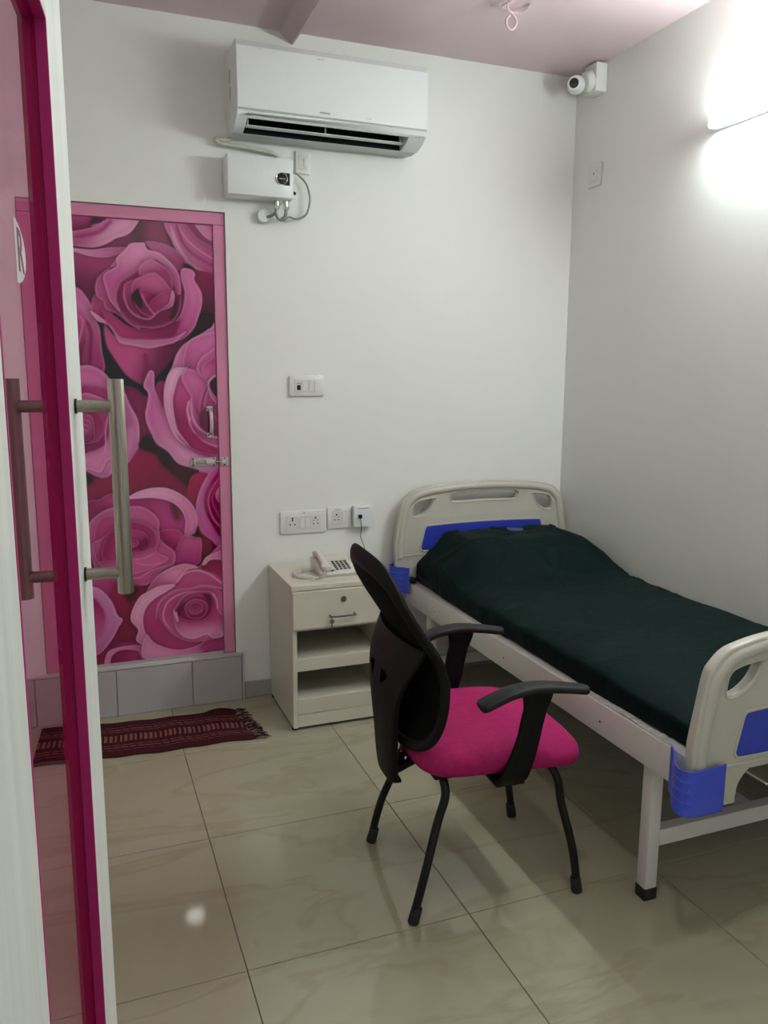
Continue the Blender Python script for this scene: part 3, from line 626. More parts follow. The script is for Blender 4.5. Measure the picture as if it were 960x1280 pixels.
# ------------------------------------------------------------------ open glazed door on the left
LX, LY = .0090, 1.320                     # far free corner of the room-side face
dl = Vector((.1000, .99499, 0)); az = math.atan2(-dl.x, dl.y)
LW, LT, LH = .87, .031, 2.20
d1 = thing('door_1', None, None, (LX, LY, .012), az); struct(d1)
# local: +y along the leaf to the free edge (0), -x through its thickness
def lb(name, x0, x1, y0, y1, z0, z1, m, parent=None, bev=.0015, seg=1):
    b = NB(); box(b, x0, x1, y0, y1, z0, z1, bev, seg); return obj(name, b, MT[m], parent or d1, local=True, smooth=False)
G0, G1 = -.6150, -.1820; GZ0, GZ1 = .10, 1.845
lb('door_stile', -LT, 0, G1, 0, 0, LH, 'stile')
lb('door_stile', -LT, 0, -LW, G0, 0, LH, 'stile')
lb('door_rail', -LT, 0, G0+.0005, G1-.0005, GZ1, LH, 'stile')
lb('door_rail', -LT, 0, G0+.0005, G1-.0005, 0, GZ0, 'stile')
bt = .003
for bx in ((G1-bt, G1+.0006, GZ0, GZ1), (G0-.0006, G0+bt, GZ0, GZ1)):
    for xx in ((-LT-.0008, -LT/2-.0027), (-LT/2+.0027, .0008)):
        lb('glazing_bead', xx[0], xx[1], bx[0], bx[1], bx[2], bx[3], 'magenta', bev=.0004)
for bz_ in ((GZ1-bt, GZ1+.0006), (GZ0-.0006, GZ0+bt)):
    for xx in ((-LT-.0008, -LT/2-.0027), (-LT/2+.0027, .0008)):
        lb('glazing_bead', xx[0], xx[1], G0+bt, G1-bt, bz_[0], bz_[1], 'magenta', bev=.0004)
for y0_, y1_, z0_, z1_ in ((G1-.0012, G1+.0002, GZ0, GZ1), (G0-.0002, G0+.0012, GZ0, GZ1), (G0+.0013, G1-.0013, GZ1-.0012, GZ1+.0002), (G0+.0013, G1-.0013, GZ0-.0002, GZ0+.0012)):
    lb('reveal_lining', -LT-.0002, .0002, y0_, y1_, z0_, z1_, 'magenta', bev=0)
gp = lb('glass_pane', -LT/2-.0025, -LT/2+.0025, G0+.0014, G1-.0014, GZ0+.0014, GZ1-.0014, 'glass', bev=0)
gp['label'] = 'pink tinted glass pane'
# oval sticker with letter R, straight near edge
pts = [(-.4360+.060*math.cos(t)*1.0, .031*math.sin(t)) for t in np.linspace(-math.pi/2, math.pi/2, 20)]
b = NB(); t = bmesh.new()
vv = [t.verts.new((-LT/2+.0029, p[0], 1.537+p[1])) for p in pts]; ww = [t.verts.new((-LT/2+.0033, p[0], 1.537+p[1])) for p in pts]
t.faces.new(vv[::-1]); t.faces.new(ww)
for i in range(len(vv)): t.faces.new((vv[i], vv[(i+1) % len(vv)], ww[(i+1) % len(vv)], ww[i]))
merge(b, t); stk = obj('sticker', b, MT['sticker'], d1, local=True, smooth=False)
Mt = Matrix.Translation((-LT/2+.0036, -.409, 1.537)) @ Matrix(((0, 0, 1, 0), (1, 0, 0, 0), (0, 1, 0, 0), (0, 0, 0, 1)))
obj('lettering', text_bm('R', .060, .0002, Mt, .0006), MT['red'], stk, local=True, smooth=False)
# tubular pull handles, one on each face
hy = -.105
def pull(side, zc, ln):
    base = 0.0 if side > 0 else -LT
    b = NB(); xb = base + side*(.056 if side > 0 else .050)
    cyl(b, (xb, hy, zc-ln/2), (xb, hy, zc+ln/2), .0112, seg=28, bev=.0012)
    h = obj('pull_handle', b, MT['steel'], d1, local=True)
    for dz in (-.125, .118):
        b = NB(); cyl(b, (base+side*.0008, hy, zc+dz), (xb-side*.006, hy, zc+dz), .0085, seg=24); obj('handle_post', b, MT['steel'], h, local=True)
        b = NB(); cyl(b, (base, hy, zc+dz), (base+side*.003, hy, zc+dz), .0105, seg=24); obj('post_collar', b, MT['blackm'], h, local=True)
    return h
HZ = 1.255
pull(1, HZ, .312); pull(-1, HZ, .312)
for z in (.25, 1.1, 1.95):
    b = NB(); cyl(b, (-LT-.004, -LW-.006, z-.05), (-LT-.004, -LW-.006, z+.05), .006, seg=12); obj('hinge', b, MT['steel'], d1, local=True)

# ------------------------------------------------------------------ lights
t = thing('tube_light', 'long glowing white tube light batten fixed high on the right wall', 'lamp', (XR, 1.89, 2.33))
TY0, TY1, TZ = 1.28, 2.485, 2.335
b = NB(); box(b, XR-.030, XR, TY0, TY1, TZ-.015, TZ+.015, .003); obj('batten', b, MT['ac'], t)
b = NB(); cyl(b, (XR-.044, TY0+.02, TZ), (XR-.044, TY1-.014, TZ), .0135, seg=20); obj('lamp_tube', b, MT['tube'], t)
for y in (TY0, TY1-.014):
    b = NB(); box(b, XR-.058, XR-.030, y, y+.014, TZ-.014, TZ+.014, .003); obj('end_cap', b, MT['ac'], t)
t = thing('ceiling_light', 'small round white ceiling light fitting', 'lamp', (.66, 1.02, CH))
b = NB(); cyl(b, (.66, 1.02, CH-.03), (.66, 1.02, CH), .115, seg=40, bev=.006); obj('lamp_housing', b, MT['ac'], t)
b = NB(); cyl(b, (.66, 1.02, CH-.034), (.66, 1.02, CH-.030), .072, seg=40); obj('lamp_diffuser', b, MT['lamp'], t)

# ------------------------------------------------------------------ air conditioner
ax0, ax1 = .622, 1.395
ac = thing('air_conditioner', 'white split air conditioner mounted on the back wall near the ceiling', 'air conditioner', (ax0, D, 2.36))
prof = [(0, 2.362), (.07, 2.353), (.13, 2.355), (.185, 2.370), (.218, 2.392), (.226, 2.408), (.226, 2.60), (.222, 2.625), (.205, 2.648), (.18, 2.655), (0, 2.660)]
notch = [(0, 2.362), (.07, 2.353), (.112, 2.3545), (.095, 2.415), (.150, 2.455), (.200, 2.430), (.205, 2.386), (.218, 2.392), (.226, 2.408), (.226, 2.60), (.222, 2.625), (.205, 2.648), (.18, 2.655), (0, 2.660)]
yz = lambda pr: [(D-p[0], p[1]) for p in pr]
b = NB(); prism(b, yz(prof), ax0, .662); prism(b, yz(notch), .662, 1.322); prism(b, yz(prof), 1.322, ax1)
bmesh.ops.remove_doubles(b, verts=b.verts, dist=1e-5)
obj('housing', b, MT['ac'], ac, angle=25)
def acp(p, o): return [(D-a-o, z) for a, z in p]
b = NB(); prism(b, [(D-.2265, 2.412), (D-.2335, 2.414), (D-.2335, 2.600), (D-.229, 2.630), (D-.208, 2.655), (D-.19, 2.661), (D-.1805, 2.656), (D-.204, 2.6485), (D-.2225, 2.6255), (D-.2265, 2.60)], ax0+.001, ax1-.001)
obj('front_panel', b, MT['ac'], ac, angle=30)
b = NB(); prism(b, [(D-.2275, 2.4075), (D-.2285, 2.4115), (D-.2265, 2.4115), (D-.2262, 2.4075)], ax0+.002, ax1-.002); obj('panel_gap', b, MT['ac_grey'], ac, smooth=False)
# lower grey lip either side of the outlet
b = NB(); prism(b, [(D-.0, 2.3612), (D-.07, 2.3520), (D-.112, 2.3535), (D-.112, 2.3542), (D-.07, 2.3528), (D, 2.3618)], ax0+.004, ax1-.004); obj('bottom_shell', b, MT['ac_grey'], ac)
b = NB(); prism(b, [(D-.1125, 2.3555), (D-.0955, 2.4145), (D-.150, 2.4545), (D-.1995, 2.4295), (D-.2045, 2.3865), (D-.2035, 2.3865), (D-.1985, 2.4288), (D-.150, 2.4533), (D-.0968, 2.4143), (D-.1138, 2.3560)], .6625, 1.3215); obj('outlet_liner', b, MT['knob'], ac, smooth=False)
b = NB(); sweep(b, [(.668, D-.150, 2.372), (1.316, D-.150, 2.372)], .0015, .007, 10, upv=(0, .85, -.5)); lv = obj('louver', b, MT['ac_grey'], ac)
b = NB(); sweep(b, [(.668, D-.158, 2.3745), (1.316, D-.158, 2.3745)], .0020, .0020, 8); obj('louver_edge', b, MT['ac'], lv)
for x in (.675, .985, 1.305):
    b = NB(); box(b, x-.002, x+.002, D-.162, D-.150, 2.373, 2.400, .001, 1); obj('louver_bracket', b, MT['ac'], lv)
for k in range(22):
    x = .68+k*.0295; b = NB(); box(b, x-.0008, x+.0008, D-.185, D-.125, 2.405, 2.43); obj('vane', b, MT['knob'], ac, smooth=False)
Mx = Matrix(((1, 0, 0, 0), (0, 0, -1, 0), (0, 1, 0, 0), (0, 0, 0, 1)))
for w_, x in ((.014, 1.352), (.008, 1.366)):
    b = NB(); box(b, x-.004, x+.004, D-.2145, D-.2125, 2.386, 2.388); obj('indicator', b, MT['logo'], ac, smooth=False)
b = NB()
for k in range(7): box(b, .940+k*.0062, .9448+k*.0062, D-.2338, D-.2334, 2.4245, 2.4315, .0004, 1)
obj('maker_mark', b, MT['logo'], ac, smooth=False)
for z0, z1, m in ((2.535, 2.585, 'brown'), (2.475, 2.525, 'brown')):
    b = NB(); box(b, ax0-.0006, ax0+.001, D-.10, D-.085, z0, z1); obj('rating_label', b, MT[m], ac, smooth=False)
# film remnants on the panel
for x, z, s in ((.93, 2.615, .03), (.70, 2.62, .02), (1.13, 2.425, .022)):
    b = NB(); box(b, x, x+s, D-.2343, D-.2336, z, z+.006, .0003, 1, M=None); obj('film_scrap', b, MT['film'], ac, smooth=False)

# wrapped refrigerant pipe below the AC
b = NB(); sweep(b, cat_pts([(.635, D-.015, 2.356), (.60, D-.022, 2.348), (.575, D-.018, 2.352), (.582, D-.03, 2.334), (.64, D-.03, 2.330), (.72, D-.026, 2.326), (.80, D-.024, 2.318), (.83, D-.012, 2.306)]), .008, seg=10)
tag(obj('refrigerant_pipe', b, MT['pipe'], loc=(.6, D, 2.35)), 'cream wrapped pipe curving out from under the air conditioner', 'pipe')

# ------------------------------------------------------------------ instant water heater
hx0, hx1, hzb, hzt = .600, .872, 2.130, 2.287
wh = thing('water_heater', 'small white box water heater under the air conditioner with black dial', 'water heater', (.736, D, hzb))
b = NB(); box(b, hx0, hx1, D-.090, D-.004, hzb, hzt, .010, 3); obj('casing', b, MT['ac'], wh)
b = NB(); box(b, hx0+.004, hx1-.018, D-.096, D-.0895, hzb+.003, hzt-.003, .0025, 2); obj('front_cover', b, MT['ac'], wh)
b = NB(); box(b, .826, .853, D-.0975, D-.0955, 2.181, 2.228, .0008, 1); dp = obj('display_panel', b, MT['knob'], wh)
b = NB(); cyl(b, (.820, D-.1020, 2.2045), (.820, D-.0958, 2.2045), .0215, seg=32, bev=.002); kb = obj('dial', b, MT['knob'], wh)
b = NB(); sweep(b, [(.820+.0222*math.cos(a), D-.1010, 2.2045+.0222*math.sin(a)) for a in np.linspace(0, 2*math.pi, 32, endpoint=False)], .0012, seg=8, closed=True); obj('dial_ring', b, MT['chrome'], kb)
b = NB(); box(b, .808, .832, D-.1026, D-.1019, 2.2030, 2.2060); obj('dial_mark', b, MT['logo'], kb, smooth=False)
for x in (.808, .846):
    b = NB(); cyl(b, (x, D-.055, hzb-.022), (x, D-.055, hzb+.002), .011, seg=16); cyl(b, (x, D-.055, hzb-.034), (x, D-.055, hzb-.022), .013, seg=6); obj('water_inlet', b, MT['chrome'], wh)
b = NB(); cyl(b, (.871, D-.06, 2.165), (.885, D-.065, 2.158), .006, seg=12); obj('valve_lever', b, MT['black'], wh)
b = NB(); sweep(b, cat_pts([(.808, D-.055, 2.100), (.806, D-.055, 2.075), (.822, D-.05, 2.058), (.842, D-.052, 2.068), (.848, D-.055, 2.100)]), .0075, seg=12)
sweep(b, cat_pts([(.816, D-.03, 2.098), (.800, D-.03, 2.078), (.775, D-.025, 2.068), (.760, D-.004, 2.07)]), .006, seg=10)
tag(obj('braided_hose', b, MT['wire'], loc=(.82, D, 2.1)), 'short braided hose looped beneath the water heater', 'hose')
b = NB(); sweep(b, cat_pts([(.8765, D-.045, 2.245), (.905, D-.035, 2.240), (.942, D-.03, 2.205), (.955, D-.03, 2.150), (.940, D-.03, 2.092), (.900, D-.03, 2.068), (.862, D-.035, 2.072), (.838, D-.028, 2.056)]), .0042, seg=10)
tag(obj('power_cord', b, MT['wire'], loc=(.9, D, 2.1)), 'grey cord looping down to the right of the water heater', 'cord')
b = NB(); cyl(b, (.760, D-.028, 2.072), (.760, D-.001, 2.072), .026, seg=28, bev=.004)
tag(obj('pipe_cover', b, MT['ac'], loc=(.76, D, 2.07)), 'round white pipe cover on the wall below the water heater', 'cover')

# ------------------------------------------------------------------ wall plates
def plate_root(name, label, cat, x0, x1, z0, z1, th=.012, inner=None, group=None):
    t = thing(name, label, cat, ((x0+x1)/2, D, z0), group=group)
    b = NB(); box(b, x0, x1, D-th, D, z0, z1, .004, 2); obj('cover_plate', b, MT['plate'], t)
    if inner:
        b = NB(); box(b, inner[0], inner[1], D-th-.0022, D-th+.001, inner[2], inner[3], .001, 1); obj('module_panel', b, MT['plate2'], t)
    return t
def rocker(t, x0, x1, z0, z1, y=D-.0135):
    b = NB(); box(b, x0, x1, -.004, .003, -(z1-z0)/2, (z1-z0)/2, .0012, 1, M=Matrix.Translation((0, y, (z0+z1)/2)) @ Matrix.Rotation(R_(4), 4, 'X')); obj('rocker_switch', b, MT['plate'], t)
def holes(t, cx, cz, pts, y=D-.0145):
    for dx, dz, r in pts:
        b = NB(); cyl(b, (cx+dx, y-.0006, cz+dz), (cx+dx, y+.002, cz+dz), r, seg=12); obj('socket_hole', b, MT['knob'], t)
sw = plate_root('switch_board', 'white switch plate with three rockers halfway up the back wall', 'switch', .862, 1.015, 1.340, 1.428, inner=(.885, 1.000, 1.357, 1.412))
rocker(sw, .918, .940, 1.362, 1.406); rocker(sw, .948, .968, 1.362, 1.406); rocker(sw, .972, .992, 1.362, 1.406)
b = NB(); box(b, .894, .910, D-.0165, D-.013, 1.366, 1.388, .001, 1); obj('fan_regulator', b, MT['knob'], sw)
b = NB(); box(b, .892, .912, D-.0150, D-.013, 1.392, 1.397); obj('regulator_mark', b, MT['logo'], sw, smooth=False)
s1 = plate_root('socket_board', 'widest white socket plate above the cabinet with two sockets', 'socket', .812, 1.024, .736, .838, inner=(.838, .995, .755, .815))
holes(s1, .866, .790, [(0, .015, .0042), (0, .006, .0036), (-.011, -.012, .0034), (.011, -.012, .0034)])
holes(s1, .972, .786, [(0, .017, .0042), (-.009, .006, .0024), (.009, .006, .0024), (-.010, -.008, .003), (.010, -.008, .003)])
rocker(s1, .900, .919, .763, .805); rocker(s1, .923, .942, .763, .805)
b = NB(); box(b, .912, .926, D-.0128, D-.0115, .826, .829); obj('print_mark', b, MT['logo'], s1, smooth=False)
s2 = plate_root('socket_plate', 'small white socket plate with one rocker between two other plates', 'socket', 1.028, 1.141, .748, .846, inner=(1.050, 1.120, .768, .828))
holes(s2, 1.070, .798, [(0, .013, .004), (-.008, .002, .0022), (.008, .002, .0022), (-.009, -.010, .003), (.009, -.010, .003)])
rocker(s2, 1.094, 1.112, .775, .820)
b = NB(); box(b, 1.062, 1.090, D-.0128, D-.0115, .832, .835); obj('print_mark', b, MT['logo'], s2, smooth=False)
s3 = plate_root('junction_box', 'square white surface box with plugged black cord above the cabinet', 'socket', 1.146, 1.236, .754, .848, th=.030)
b = NB(); box(b, 1.145, 1.237, D-.036, D-.0295, .752, .850, .003, 2); obj('lid', b, MT['ac'], s3)
b = NB(); box(b, 1.165, 1.215, D-.0372, D-.0355, .836, .839); obj('print_mark', b, MT['logo'], s3, smooth=False)
cd = thing('charger_cord', 'thin black cord plugged into the square box, dropping behind the chair', 'cord', (1.175, D, .80))
b = NB(); box(b, 1.1655, 1.1805, D-.052, D-.0365, .794, .810, .002, 1); obj('plug', b, MT['black'], cd)
b = NB(); sweep(b, cat_pts([(1.173, D-.045, .796), (1.178, D-.045, .75), (1.174, D-.045, .71), (1.188, D-.04, .675), (1.197, D-.035, .64), (1.19, D-.03, .55), (1.185, D-.022, .42), (1.19, D-.02, .30), (1.20, D-.03, .15), (1.20, D-.05, .006), (1.19, D-.12, .004)]), .0016, seg=6); obj('cable', b, MT['black'], cd)
hs = plate_root('heater_socket', 'white socket plate tucked between water heater and air conditioner', 'socket', .900, .962, 2.252, 2.340, inner=(.912, .950, 2.268, 2.324))
rocker(hs, .934, .947, 2.280, 2.312)
# right wall plate
t = thing('blank_plate', 'small square white plate high on the right wall near the corner', 'switch', (XR, 3.23, 2.275))
b = NB(); box(b, XR-.010, XR, 3.183, 3.277, 2.277, 2.377, .004, 2); obj('cover_plate', b, MT['plate'], t)
b = NB(); box(b, XR-.013, XR-.009, 3.205, 3.255, 2.300, 2.355, .001, 1); obj('module_panel', b, MT['plate'], t)
b = NB(); box(b, XR-.014, XR-.0125, 3.226, 3.234, 2.328, 2.338); obj('print_mark', b, MT['logo'], t, smooth=False)

# ------------------------------------------------------------------ CCTV camera
cc = thing('security_camera', 'white dome security camera on a square box in the ceiling corner', 'camera', (XR, 3.23, 2.67))
b = NB(); box(b, XR-.058, XR, 3.180, 3.268, 2.662, CH-.010, .004, 2); obj('mount_box', b, MT['plate'], cc)
b = NB(); cyl(b, (XR-.086, 3.228, 2.705), (XR-.056, 3.225, 2.712), .038, .046, seg=32, bev=.003); obj('mount_ring', b, MT['plate'], cc)
cpt = Vector((XR-.118, 3.240, 2.694)); dv = Vector((-.72, -.68, -.10)).normalized()
b = NB(); sphere(b, cpt, .039, seg=28); hb = obj('camera_head', b, MT['ac'], cc)
b = NB(); cyl(b, cpt+dv*.016, cpt+dv*.043, .031, .029, seg=32, bev=.003); obj('head_rim', b, MT['ac'], hb)
b = NB(); cyl(b, cpt+dv*.042, cpt+dv*.0445, .0205, seg=32, bev=.001); obj('lens', b, MT['glassk'], hb)
# ceiling hook
hk = thing('ceiling_hook', 'pink painted ceiling fan hook with a hanging loop', 'hook', (1.60, 2.85, CH))
b = NB(); sweep(b, cat_pts([(1.560, 2.83, CH), (1.562, 2.845, 2.765), (1.590, 2.85, 2.748), (1.604, 2.85, 2.728), (1.598, 2.852, 2.706), (1.582, 2.854, 2.698), (1.566, 2.852, 2.708), (1.562, 2.85, 2.728), (1.574, 2.848, 2.744)]), .0042, seg=10); obj('hook_loop', b, MT['hook'], hk)
b = NB(); sweep(b, cat_pts([(1.585, 2.80, CH-.001), (1.56, 2.81, 2.775), (1.537, 2.84, 2.765), (1.575, 2.87, 2.768), (1.625, 2.88, 2.772), (1.65, 2.86, 2.78), (1.648, 2.83, CH-.001)]), .0035, seg=8); obj('bent_wire', b, MT['hook'], hk)

# ------------------------------------------------------------------ bedside cabinet
cx0, cx1, cy0, cy1, ct = .757, 1.157, 2.991, 3.398, .608
cb = thing('bedside_cabinet', 'cream laminate bedside cabinet with one drawer above two open shelves', 'cabinet', ((cx0+cx1)/2, (cy0+cy1)/2, 0))
def cbx(name, *a, m='cab', bev=.001, parent=None):
    b = NB(); box(b, *a, bev, 1); return obj(name, b, MT[m], parent or cb, smooth=False)
cbx('tabletop', cx0-.004, cx1+.004, cy0-.004, cy1, .587, ct, bev=.002)
cbx('side_panel', cx0, cx0+.018, cy0+.001, cy1, .010, .5865)
cbx('side_panel', cx1-.018, cx1, cy0+.001, cy1, .010, .5865)
cbx('back_panel', cx0+.0185, cx1-.0185, cy1-.008, cy1-.001, .012, .586)
for z0_, z1_, zl in ((.284, .302, .250), (.112, .130, .067)):
    sh = cbx('shelf', cx0+.0185, cx1-.0185, cy0+.020, cy1-.0085, z0_, z1_)
    cbx('shelf_front', cx0+.0185, cx1-.0185, cy0+.002, cy0+.0195, zl, z1_+.001, parent=sh)
cbx('plinth', cx0+.0185, cx1-.0185, cy0+.003, cy0+.019, .012, .065)
cbx('divider', cx0+.0185, cx1-.0185, cy0+.008, cy1-.0085, .417, .430)
cbx('drawer_box', cx0+.022, cx1-.022, cy0+.004, cy1-.03, .436, .56)
df = cbx('drawer', cx0-.001, cx1+.001, cy0-.016, cy0+.0005, .431, .5845, bev=.0015)
b = NB(); cyl(b, (.966, cy0-.0205, .543), (.966, cy0-.0155, .543), .0115, seg=24, bev=.001); lk = obj('lock', b, MT['dkey'], df)
b = NB(); box(b, .9645, .9675, cy0-.0209, cy0-.0203, .537, .549); obj('keyhole', b, MT['knob'], lk, smooth=False)
hh = NB(); sweep(hh, cat_pts([(.907, cy0-.0165, .480), (.907, cy0-.034, .479), (.909, cy0-.038, .4785), (.96, cy0-.040, .478), (1.008, cy0-.038, .4785), (1.010, cy0-.034, .479), (1.010, cy0-.0165, .480)], n=4), .0032, seg=10)
ho = obj('drawer_handle', hh, MT['dchrome'], df)
for x, y in ((cx0+.009, cy0+.02), (cx1-.009, cy0+.02), (cx0+.009, cy1-.03), (cx1-.009, cy1-.03)):
    b = NB(); cyl(b, (x, y, 0), (x, y, .0105), .012, seg=14); obj('foot_glide', b, MT['black'], cb)
ky = thing('key', 'small grey key on a ring hanging from the cabinet drawer handle', 'key', (.912, cy0-.04, .478))
b = NB(); sweep(b, [(.912+.008*math.cos(a)*.3, cy0-.0385+.008*math.cos(a), .4745+.009*math.sin(a)) for a in np.linspace(0, 2*math.pi, 20, endpoint=False)], .0012, seg=6, closed=True); obj('key_ring', b, MT['dkey'], ky)
b = NB(); cyl(b, (.911, cy0-.036, .458), (.911, cy0-.033, .458), .0095, seg=20); box(b, .9085, .9135, cy0-.0355, cy0-.0335, .428, .452, .0006, 1); obj('key_blade', b, MT['dkey'], ky)

# ------------------------------------------------------------------ telephone
ph = thing('telephone', 'cream corded telephone with grey keys on the bedside cabinet', 'telephone', (.985, 3.165, ct))
px0, px1, py0, py1 = .905, 1.062, 3.085, 3.250
b = NB(); prism(b, [(py0, ct+.001), (py0-.004, ct+.014), (py0+.004, ct+.020), (py0+.10, ct+.043), (py1-.02, ct+.058), (py1, ct+.052), (py1+.002, ct+.001)], px0, px1)
bmesh.ops.bevel(b, geom=b.edges[:], offset=.003, segments=2, profile=.5, affect='EDGES', clamp_overlap=True)
pb = obj('base', b, MT['phone'], ph, angle=35)
sl = math.atan2(.023, .096)
Mk = Matrix.Translation((1.008, py0+.058, ct+.0338)) @ Matrix.Rotation(sl, 4, 'X')
for r in range(5):
    for c in range(4):
        b = NB(); x = -.027+c*.018; y = -.036+r*.0175
        box(b, x-.006, x+.006, y-.0045, y+.0045, -.001, .003, .001, 1, M=Mk); obj('phone_key', b, MT['key'], pb)
b = NB(); cyl(b, (px0+.052, py0+.008, ct+.022), (px0+.052, py0+.010, ct+.028), .006, seg=12); obj('speaker_button', b, MT['key'], pb)
b = NB(); hx = .930
hp = cat_pts([(hx, py0+.010, ct+.032), (hx, py0+.028, ct+.044), (hx, py0+.07, ct+.058), (hx, py0+.11, ct+.070), (hx, py1-.030, ct+.074), (hx, py1-.006, ct+.071)], n=5)
n_ = len(hp); ws = [.019 if i < n_*.2 or i > n_*.8 else .014 for i in range(n_)]; ws[0] = ws[-1] = .012
sweep(b, hp, ws, [.010]*n_, 14, upv=(0, 0, 1), power=3); 
hd = obj('handset', b, MT['phone'], ph)
for y, z in ((py0+.022, ct+.036), (py1-.022, ct+.066)):
    b = NB(); cyl(b, (hx, y, z-.012), (hx, y, z+.008), .019, .021, seg=20, bev=.002); obj('handset_cup', b, MT['phone'], hd)
# coiled cord
b = NB(); path = cat_pts([(.925, py0+.004, ct+.024), (.900, py0-.022, ct+.010), (.865, py0-.020, ct+.008), (.825, py0+.005, ct+.008), (.806, py0+.050, ct+.008), (.815, py0+.090, ct+.008), (.850, py0+.100, ct+.009), (.880, py0+.110, ct+.010), (.902, py0+.115, ct+.012)], n=40)
L = len(path); co = []
tot = 0; cum = [0]
for i in range(1, L): tot += (path[i]-path[i-1]).length; cum.append(tot)
for i in range(L):
    tg = (path[min(i+1, L-1)]-path[max(i-1, 0)]).normalized(); s = tg.cross(Vector((0, 0, 1))).normalized(); u = s.cross(tg)
    a = cum[i]/.0085*2*math.pi; co.append(path[i] + s*math.cos(a)*.0062 + u*math.sin(a)*.0062)
# resample finely for round coils
co2 = []
for i in range(L-1):
    for k in range(3):
        s_ = (i+k/3); f_ = s_-i; p = path[i].lerp(path[i+1], f_); c_ = cum[i]+(cum[i+1]-cum[i])*f_
        tg = (path[min(i+1, L-1)]-path[max(i-1, 0)]).normalized(); s = tg.cross(Vector((0, 0, 1))).normalized(); u = s.cross(tg)
        a = c_/.0085*2*math.pi; co2.append(p + s*math.cos(a)*.0062 + u*math.sin(a)*.0062)
sweep(b, co2, .0017, seg=5); obj('coiled_cord', b, MT['phone'], ph)

# ------------------------------------------------------------------ woven rug
rg = thing('rug', 'dark maroon striped cotton rug lying before the bathroom step', 'rug', (.2, 3.13, 0))
c00, c10, c01, c11 = Vector((-.225, 3.020, 0)), Vector((.600, 2.972, 0)), Vector((-.20, 3.352, 0)), Vector((.560, 3.268, 0))
NU, NV = 200, 84
bm = NB(); vs_ = []; cols = []
def rcol(u, v, jj):
    base = (.060, .0085, .014); lt = (.27, .10, .09); dk = (.028, .006, .009)
    w = .5+.5*math.sin(jj*1.9)
    def near(a, h): return abs(v-a) < h
    if near(.30, .008) or near(.235, .008) or near(.70, .008) or near(.765, .008) or near(.165, .006) or near(.83, .006): 
        return lt if (int(u*130)+int(v*90)) % 5 else base
    if .405 < v < .595: 
        return (.24, .080, .070) if (u*42) % 1 < .5 else dk
    if near(.40, .012) or near(.60, .012): return dk
    n = .8+.4*noise.noise(Vector((u*60, v*60, 3)))
    return tuple(c*n for c in base)
for j in range(NV+1):
    for i in range(NU+1):
        u = i/NU; v = j/NV
        p = c00.lerp(c10, u).lerp(c01.lerp(c11, u), v)
        p.y += .006*math.sin(u*9+v) + .004*math.sin(u*31); p.x += .006*math.sin(v*14)*u
        z = .004 + .0022*(noise.noise(Vector((u*7, v*4, 0)))+.6) + .0006*math.sin(v*NV*1.57)
        # curled far right corner
        k = max(0, (v-.80)/.20)*max(0, 1-abs(u-.93)/.11); z += .030*k*k*(3-2*k)
        p.y -= .035*k*k; p.z = max(z, .002)
        vs_.append(bm.verts.new(p)); cols.append(rcol(u, v, j))
for j in range(NV):
    for i in range(NU):
        a = j*(NU+1)+i; bm.faces.new((vs_[a], vs_[a+1], vs_[a+NU+2], vs_[a+NU+1]))
rw = obj('woven_body', bm, MT['rug'], rg)
sm = rw.modifiers.new('thick', 'SOLIDIFY'); sm.thickness = .003; sm.offset = 1
ca = rw.data.color_attributes.new('print', 'FLOAT_COLOR', 'POINT')
ca.data.foreach_set('color', [c for cc_ in cols for c in (*cc_, 1)])
bm = NB(); bm2 = NB(); random.seed(9)
for k in range(70):
    v = k/69; p = c10.lerp(c11, v) + Vector((.0, 0, .006)); z0 = .006
    a = random.uniform(-.35, .35); l = random.uniform(.035, .062)
    q = p + Vector((l*math.cos(a), l*math.sin(a)*.8, -.001)); mdl = p.lerp(q, .5) + Vector((0, random.uniform(-.006, .006), .006))
    q.z = .003
    sweep(bm if random.random() < .80 else bm2, cat_pts([p, mdl, q], n=3), random.uniform(.0016, .0030), .0014, seg=5)
for k in (9, 22, 34, 47, 60):
    p = c10.lerp(c11, k/69); sweep(bm2, cat_pts([p+Vector((.0, -.012, .010)), p+Vector((.03, 0, .010)), p+Vector((.055, .008, .006))], n=4), .0016, seg=5)
fr_ = obj('fringe', bm, MT['fringe'], rg); fr_['kind'] = 'stuff'
fr2 = obj('fringe', bm2, MT['fringe2'], rg); fr2['kind'] = 'stuff'; fr2['label'] = 'pale loose fringe threads'

# ------------------------------------------------------------------ hospital bed
bed = thing('hospital_bed', 'white steel hospital bed with cream and blue end boards along the right wall', 'bed', (1.785, 2.38, 0))
BXC = 1.785; BL, BR = 1.378, 2.192; RZ0, RZ1 = .398, .494
YF0, YH1 = 1.405, 3.372
# end boards: local outline relative to centre x and foot-board heights
half = [(-.461, .500), (-.461, .560), (-.447, .641), (-.430, .729), (-.412, .757), (-.380, .783), (-.330, .797), (-.257, .808), (-.12, .817), (0, .819)]
half = [(x*.976, z) for x, z in half]
def mirror(L): return L + [(-x, z) for x, z in reversed(L[:-1] if abs(L[-1][0]) < 1e-6 else L)]
def arch():
    Lh = [(-.450, .500), (-.446, .430), (-.432, .398), (-.330, .392), (-.320, .400), (-.314, .434), (-.300, .458), (-.282, .473), (-.26, .478), (0, .478)]
    return Lh
up_h = half; lo_h = arch()
hole1 = [(-.372, .690), (-.364, .728), (-.335, .746), (-.257, .756), (-.262, .738), (-.283, .703), (-.315, .678), (-.346, .668), (-.366, .671)]
hole2 = [(-.182, .762), (-.160, .777), (-.10, .782), (0, .784), (.10, .782), (.160, .777), (.182, .762), (.178, .742), (.155, .728), (0, .731), (-.155, .728), (-.178, .742)]
